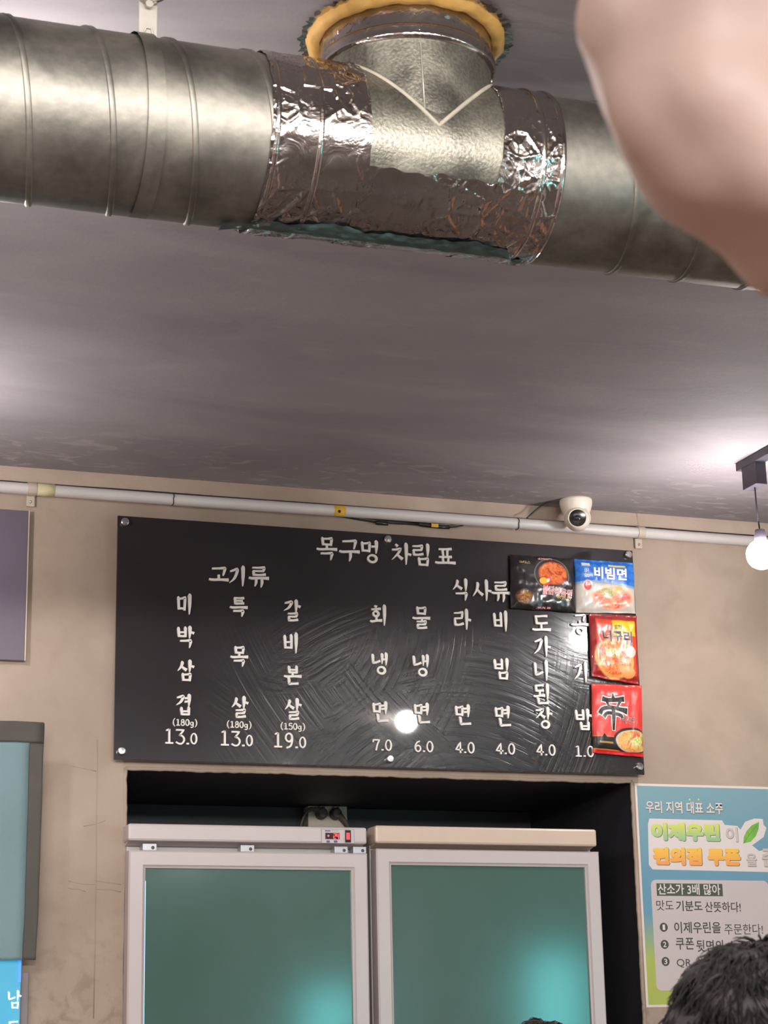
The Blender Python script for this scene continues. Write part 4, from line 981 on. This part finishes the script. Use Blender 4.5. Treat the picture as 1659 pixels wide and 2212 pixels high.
def seg7(b, ch, x, z, w_, h_, y, sw):
    S7 = dict(a=((0, 1), (1, 1)), b=((1, 1), (1, .5)), c=((1, .5), (1, 0)), d=((0, 0), (1, 0)), e=((0, .5), (0, 0)), f=((0, 1), (0, .5)), g=((0, .5), (1, .5)))
    for k in seg[ch]:
        (x0, y0), (x1, y1) = S7[k]; sl = .18
        p = [(x+(xx+sl*yy)*w_, z+yy*h_) for xx, yy in ((x0, y0), (x1, y1))]
        b.box(min(p[0][0], p[1][0])-sw, max(p[0][0], p[1][0])+sw, y, y+.0004, min(p[0][1], p[1][1])-sw, max(p[0][1], p[1][1])+sw)
q = fp(720.5, 1811); seg7(b, '2', q.x, q.z, .0048, .0115, FY-.0142, .0009); q = fp(727, 1811.3); seg7(b, '4', q.x, q.z, .0048, .0115, FY-.0142, .0009)
q = fp(724.8, 1811.8); b.box(q.x-.0006, q.x+.0006, FY-.0142, FY-.0138, q.z-.0006, q.z+.0006); b.build('display_digits', 'digit_red', cpn)
q = fp(709, 1805.5); MB().lathe([(0, -.0004), (.0027, 0)], (q.x, FY-.0138, q.z), (0, 1, 0), 14).build('indicator_light', 'digit_red', cpn)
for (x0, x1) in ((705.5, 712), (721, 728.5)): fbox(x0, 1815.5, x1, 1820, .0008, .0022, 'button', 'button_blue', cpn)
fbox(702, 1793.5, 714, 1796.2, .0008, .0011, 'printed_mark', 'button_blue', cpn); fbox(716, 1794, 732, 1795.6, .0008, .0011, 'printed_mark', 'faint_print', cpn)
sw = fbox(744.5, 1793.5, 757.5, 1820, .0008, .004, 'rocker_switch', 'display_black', cpn, .0006)
fbox(747, 1799, 755, 1814.5, .0035, .0058, 'rocker', 'switch_red', cpn, .0008)

# ---------------------------------------------------------------- outlet and plugs on the niche wall
OY = NY-.048
a = at(665.5, 1733, OY); c = at(750, 1733, OY)
ow = c.x-a.x
ou = thing('power_outlet', ((a.x+c.x)/2, NY, a.z-ow), 'beige square double power outlet box above the left fridge', 'outlet')
MB().box(a.x, c.x, OY, NY-.0005, a.z-ow, a.z, .003).build('housing', 'outlet_beige', ou)
for (x, y, sgn) in ((695, 1757, -1), (727, 1758, 1)):
    q = at(x, y, OY); MB().lathe([(.0, -.0015), (.021, -.0015), (.022, 0)], (q.x, OY, q.z), (0, 1, 0), 28).build('socket_face', 'outlet_beige', ou, 'auto')
for (x, y, sgn) in ((695, 1757, -1), (726, 1758, 1)):
    q = at(x, y, OY-.012)
    pl_ = thing('power_plug', (q.x, OY, q.z), 'brown-grey round plug in the %s socket of the outlet box' % ('left' if sgn < 0 else 'right'), 'plug')
    MB().lathe([(0, -.026), (.012, -.025), (.0165, -.02), (.0185, -.008), (.0185, -.002), (.015, -.0018)], (q.x, OY, q.z), (0, 1, 0), 28).build('plug_body', 'plug_grey', pl_, 'auto')
    for dx in (-.008, .006): MB().box(q.x+dx-.003, q.x+dx+.003, OY-.018, OY-.004, q.z+.015, q.z+.0205, .001).build('grip', 'plug_grey', pl_)
    if sgn < 0: Pp = [(690, 1753), (682, 1748), (672, 1748), (662, 1754), (655, 1766), (650, 1782), (648, 1800)]; rr = [.010, .0085, .0075, .0045, .0038, .0036, .0036]
    else: Pp = [(730, 1757), (737, 1765), (745, 1775), (752, 1787), (758, 1800)]; rr = [.010, .009, .008, .006, .004]
    P = [at(x_q, y_q, OY-.018+.002*i) for i, (x_q, y_q) in enumerate(Pp)]
    P = [Vector((p.x, p.y, p.z)) for p in P]; MB().tube(P, rr, 10).build('cord', 'plug_grey', pl_, True)

# ---------------------------------------------------------------- unseen glowing boxes, added to make the turquoise glow in the fridge doors
for (xa, xb, z1, lab) in ((5.66, 5.99, 2.02, 'a'), (3.98, 4.30, 1.80, 'b')):
    pass
def glow_box(x0, x1, z0, z1, y, label):
    t = thing('added_glow_box', ((x0+x1)/2, y, z0), label, 'sign', 'added turquoise glow boxes out of frame')
    MB().box(x0-.02, x1+.02, y-.08, y, z0-.02, z1+.02, .004).build('case', 'sign_frame', t)
    MB().box(x0, x1, y, y+.004, z0, z1).build('lit_face', 'added_glow_cyan', t)
# mirror plane is the door glass at y = FY+.012
MY = FY+.012
def mirror_pt(px, py, Ys): q = at(px, py, 2*MY-Ys); return q.x, q.z
Ys = .1
xa, za_ = mirror_pt(1150, 2060, Ys); xb, _ = mirror_pt(1245, 2060, Ys)
glow_box(xa, xb, 1.3, za_, Ys, 'added tall turquoise glow box out of frame, mirrored in the right fridge door')
xa, za_ = mirror_pt(665, 2140, Ys); xb, _ = mirror_pt(765, 2140, Ys)
glow_box(xa, xb, 1.3, za_, Ys, 'added turquoise glow box out of frame, mirrored in the left fridge door')

# ---------------------------------------------------------------- unseen tables and counter, added below the frame for reflections in the foil
def table(x0, x1, y0, y1, z, label):
    t = thing('added_table', ((x0+x1)/2, (y0+y1)/2, 0), label, 'table')
    MB().box(x0, x1, y0, y1, z-.035, z, .006).build('table_top', 'table_wood', t)
    for x in (x0+.06, x1-.06):
        for y in (y0+.06, y1-.06): MB().tube([(x, y, 0), (x, y, z-.035)], .022, 12).build('leg', 'black_plastic', t, True)
table(-.75, .75, .62, 1.22, .75, 'added unseen brown wooden table in front of the camera')
table(2.2, 3.4, 1.6, 3.0, .75, 'added unseen brown wooden table under the right light track')
t = thing('added_counter', (.5, 4.2, 0), 'added unseen brown wooden counter left of the fridges', 'counter')
MB().box(-.8, 1.5, 3.85, 4.45, .92, .96, .005).build('counter_top', 'table_wood', t); MB().box(-.76, 1.46, 3.9, 4.42, 0, .92).build('cabinet', 'black_plastic', t)

# ---------------------------------------------------------------- people
def chain_mesh(chains, voxel, name, m_, parent, smooth_it=6, disp=0):
    b = MB()
    for ch in chains:
        for i in range(len(ch)-1):
            (p, r), (q, s_) = ch[i], ch[i+1]; p = Vector(p); q = Vector(q)
            b.tube([p, q], [r, s_], 24); b.ball(p, r, 3)
            if i == len(ch)-2: b.ball(q, s_, 3)
    o = b.build(name, m_, parent, True)
    md = o.modifiers.new('remesh', 'REMESH'); md.mode = 'VOXEL'; md.voxel_size = voxel
    ms = o.modifiers.new('smooth', 'SMOOTH'); ms.iterations = smooth_it; ms.factor = .5
    dg = bpy.context.evaluated_depsgraph_get(); dg.update(); me = bpy.data.meshes.new_from_object(o.evaluated_get(dg)); o.modifiers.clear(); o.data = me
    if disp:
        nr = [q.normal.copy() for q in me.vertices]; co = []
        for q, n_ in zip(me.vertices, nr):
            w_ = q.co.copy(); w_ += n_*(disp*noise.noise(w_*16)+disp*.6*noise.noise(w_*36+Vector((3, 1, 2)))); co += w_[:]
        me.vertices.foreach_set('co', co); me.update()
    me.polygons.foreach_set('use_smooth', [True]*len(me.polygons)); return o
def head_parts(par, H, fwd, hairmat, hair_r=1.0, seedv=0, curly=False, nstr=1500, hw=1.0):
    f = Vector(fwd).normalized(); s_ = Vector((f.y, -f.x, 0)); up = Vector((0, 0, 1)); H = Vector(H)
    L = lambda a, b_, c_: H+s_*a+f*b_+up*c_
    hair = MB(); bm = bmesh.new(); bmesh.ops.create_icosphere(bm, subdivisions=5, radius=1)
    for q in bm.verts:
        d = q.co.normalized(); r = Vector((.087*hw*d.x, .103*d.y-.008, .108*d.z+.022))
        if d.y > .35 and d.z < .35: r = r*.86            # hairline opens over the face
        if d.z < -.45: r = r*.8
        n_ = noise.noise(d*3+Vector((seedv, 0, 0)))*.010+noise.noise(d*8+Vector((seedv, 2, 0)))*.005
        r = r*(hair_r*(1+n_/.1)); q.co = L(r.x, r.y, r.z)
    ho = hair.bm(bm).build('hair', hairmat, par, True)
    st = MB(); rnd = random.Random(int(seedv*10)+3)
    for _ in range(nstr):
        d = Vector((rnd.gauss(0, 1), rnd.gauss(0, 1), rnd.gauss(.35, 1))).normalized()
        if d.y > .45 and d.z < .4: continue
        if d.z < -.5: continue
        base = Vector((.087*hw*d.x, .103*d.y-.008, .108*d.z+.022))*hair_r
        n_ = noise.noise(d*3+Vector((seedv, 0, 0)))*.010+noise.noise(d*8+Vector((seedv, 2, 0)))*.005
        base = base*(1+n_/.1)*.985
        tang = Vector((d.x*.6, d.y*.4-.3, -.9)); tang = (tang-d*tang.dot(d)); tang = tang.normalized() if tang.length > .01 else Vector((1, 0, 0))
        tang = (tang+Vector((rnd.gauss(0, .3), rnd.gauss(0, .3), rnd.gauss(0, .3)))); tang = (tang-d*tang.dot(d)*.9).normalized(); P = []
        ln = rnd.uniform(.014, .03); oh = .009*rnd.uniform(.4, 1.5)
        for k in range(5):
            t = k/4; cu = Vector((sin(t*5+_)*.002, cos(t*5+_)*.002, 0))*t if curly else Vector()
            p = base+d*(oh*t*(1.1-t))+tang*ln*t+cu; P.append(L(p.x, p.y, p.z))
        st.tube(P, [.0011, .0012, .0010, .0007, .0003], 3, cap=False)
    so = st.build('hair_strands', hairmat, ho); so['kind'] = 'stuff'
    for sg_ in (-1, 1):
        MB().ball(L(sg_*.031, .087, .005), .012, 2).build('eye', 'eye_dark', par, True)
    MB().tube([L(-.022, .090, -.058), L(0, .096, -.056), L(.022, .090, -.058)], [.003, .006, .003], 8).build('mouth', 'lip', par, True)
    P = lambda a, b_, c_: L(a, b_, c_)
    return [[(P(0, -.01, .03), .075), (P(0, .015, -.0), .078), (P(0, .03, -.06), .055), (P(0, .045, -.085), .035)], [(P(0, .085, -.005), .012), (P(0, .104, -.028), .014)],
            [(P(-.076, -.005, -.005), .012), (P(-.082, -.008, -.035), .010)], [(P(.076, -.005, -.005), .012), (P(.082, -.008, -.035), .010)], [(P(0, -.01, -.06), .055), (P(0, -.02, -.20), .060)]]
def hand_chains(wr, dirv, palm, side):
    wr = Vector(wr); d = Vector(dirv).normalized(); s_ = Vector(side).normalized(); n_ = Vector(palm).normalized()
    o = [[(wr, .027), (wr+d*.045, .026)], [(wr+d*.045-s_*.022, .018), (wr+d*.08-s_*.028, .014)], [(wr+d*.045+s_*.022, .018), (wr+d*.08+s_*.028, .014)]]
    for i, (off, ln) in enumerate(((-.032, .075), (-.011, .085), (.011, .080), (.031, .062))):
        b_ = wr+d*.088+s_*off; o.append([(b_-d*.01, .0095), (b_+d*ln*.45+n_*.006, .0088), (b_+d*ln*.78+n_*.020, .008), (b_+d*ln*.95+n_*.034, .007)])
    o.append([(wr+d*.02-s_*.024, .014), (wr+d*.055-s_*.052, .0115), (wr+d*.085-s_*.060+n_*.01, .0095)]); return o
def person(label, H, fwd, hairmat, shirt, pose, seedv, arms=None, stool=True, nstr=1500, curly=False, group=None, hair_r=1.0, hw=1.0):
    H = Vector(H); f = Vector(fwd).normalized(); s_ = Vector((f.y, -f.x, 0)); up = Vector((0, 0, 1))
    L = lambda a, b_, c_: Vector((H.x, H.y, 0))+s_*a+f*b_+up*c_
    nz = H.z-.20; shz = H.z-.27; 
    pel = .56 if pose == 'sit' else H.z-.75
    t = thing('person', (H.x, H.y, 0), label, 'person', group)
    hc = head_parts(t, H, f, hairmat, hair_r, seedv, curly, nstr, hw)
    sk = list(hc); sh = []; tr = []
    sh.append([(L(0, -.02, nz-.03), .062), (L(0, -.01, shz-.03), .105), (L(0, 0, (shz+pel)/2+.05), .115), (L(0, 0, (shz+pel)/2-.08), .105), (L(0, 0, pel+.05), .125)])
    for g in (-1, 1): sh.append([(L(g*.05, -.01, nz-.055), .055), (L(g*.17, -.01, shz), .055)]); sh.append([(L(g*.07, 0, shz-.1), .09), (L(g*.06, 0, pel+.08), .10)])
    tr.append([(L(-.06, 0, pel), .12), (L(.06, 0, pel), .12)])
    for g in (-1, 1):
        if pose == 'sit': kn = L(g*.12, .42, pel-.03); an = L(g*.12, .40, .09)
        else: kn = L(g*.10, .02, pel*.53); an = L(g*.10, 0, .09)
        hp = L(g*.09, 0, pel-.01); tr.append([(hp, .088), (kn, .06), (kn.lerp(an, .3), .058), (an+up*.03, .042)])
        sk.append([(an+up*.05, .036), (an-up*.03, .036)]); sk.append([(an-up*.045, .038), (an+f*.10-up*.055, .034), (an+f*.16-up*.06, .028)])
        S0 = L(g*.185, -.01, shz-.01)
        if arms and g in arms: el, wr, hd, pn, sd = arms[g]; r_el, r_w = .044, .030
        elif pose == 'sit': el = L(g*.24, .05, shz-.28); wr = L(g*.14, .30, shz-.34); hd, pn, sd = f, -up, -s_*g; r_el, r_w = .036, .026
        else: el = L(g*.25, -.01, shz-.30); wr = L(g*.25, .06, shz-.55); hd, pn, sd = -up, -s_*g, f; r_el, r_w = .036, .026
        el = Vector(el); wr = Vector(wr)
        sh.append([(S0, .058), (S0.lerp(el, .45), .054)])
        sk.append([(S0, .045), (S0.lerp(el, .5), .047 if r_el > .04 else .042), (S0.lerp(el, .86), r_el), (el, r_el), (el.lerp(wr, .3), r_el*1.0), (el.lerp(wr, .75), r_w*1.15), (wr, r_w)])
        if arms and g in arms and len(arms[g]) > 4: sk += EXTRA
        sk += hand_chains(wr, hd, pn, sd)
    sk.append([(L(0, -.02, nz-.03), .05), (L(0, 0, shz-.08), .075), (L(0, 0, pel+.05), .085)])
    for g in (-1, 1):
        sk.append([(L(0, -.01, shz-.05), .05), (L(g*.185, -.01, shz-.01), .042)])
        kn = L(g*.12, .42, pel-.03) if pose == 'sit' else L(g*.10, .02, pel*.53); an = L(g*.12, .40, .09) if pose == 'sit' else L(g*.10, 0, .09)
        sk.append([(L(0, 0, pel+.03), .07), (L(g*.09, 0, pel-.01), .07), (kn, .048), (kn.lerp(an, .3), .046), (an, .033)])
    chain_mesh(sk, .0055 if arms else .006, 'body', 'skin', t, 5, .0075 if arms else 0)
    chain_mesh(sh, .011, 'shirt', shirt, t, 8); chain_mesh(tr, .012, 'trousers', 'trousers', t, 6)
    if stool and pose == 'sit':
        st = thing('stool', (H.x, H.y, 0), 'wooden stool under the person '+('nearest the camera' if H.y < 3 else 'before the right fridge'), 'stool')
        MB().box(H.x-.17, H.x+.17, H.y-.17, H.y+.17, .40, .432, .006).build('seat', 'stool_wood', st)
        for a_ in (-1, 1):
            for b_ in (-1, 1): MB().tube([(H.x+a_*.14, H.y+b_*.14, .40), (H.x+a_*.15, H.y+b_*.15, 0)], .016, 10).build('leg', 'stool_wood', st, True)
    return t
EXTRA = []
# near diner, back of the head at the lower right corner
hp_ = at(1664, 2324, 1.62)
person('person with dark tousled hair, back of head filling the lower right corner', hp_, (.32, 1, 0), 'hair_dark', 'shirt_grey', 'sit', 1.7, nstr=5200, curly=True, hair_r=.88, hw=1.22)
# far diner, only the top of the hair shows against the right fridge
hq = at(1170, 2212, 4.25); person('person with short dark hair, just the crown showing before the right fridge door', (hq.x, hq.y, hq.z-.117), (.1, -1, 0), 'hair_black', 'shirt_navy', 'sit', 5.1, nstr=1200, hair_r=.96)
# standing person whose raised bare elbow is close to the camera at the upper right
E = at(1556, 195, .52); Wt = E+Vector((.025, .0, .25))
S_h = Vector((.66, .50, 1.525))
u2 = (S_h-E).normalized()
EXTRA = [[(E+Vector((-.004, -.004, -.010)), .040), (E+Vector((.022, -.004, -.026)), .036)], [(E+Vector((.03, .0, -.034)), .034), (E+Vector((.075, .0, -.048)), .040)], [(E+Vector((-.006, -.006, .02)), .041), (E+Vector((.0, -.006, .06)), .038)], [(E+Vector((.004, -.02, -.03)), .024), (E+Vector((.03, -.018, -.012)), .03)]]
Hs_ = Vector((.845, .51, 1.74))
person('person standing off the right edge, bare raised elbow and forearm blurred at the top right', Hs_, (0, 1, 0), 'hair_black', 'shirt_navy', 'stand', 3.3,
       arms={-1: (E, Wt, (.25, 0, 1), (0, 1, 0), (1, 0, 0))}, stool=False, nstr=300)
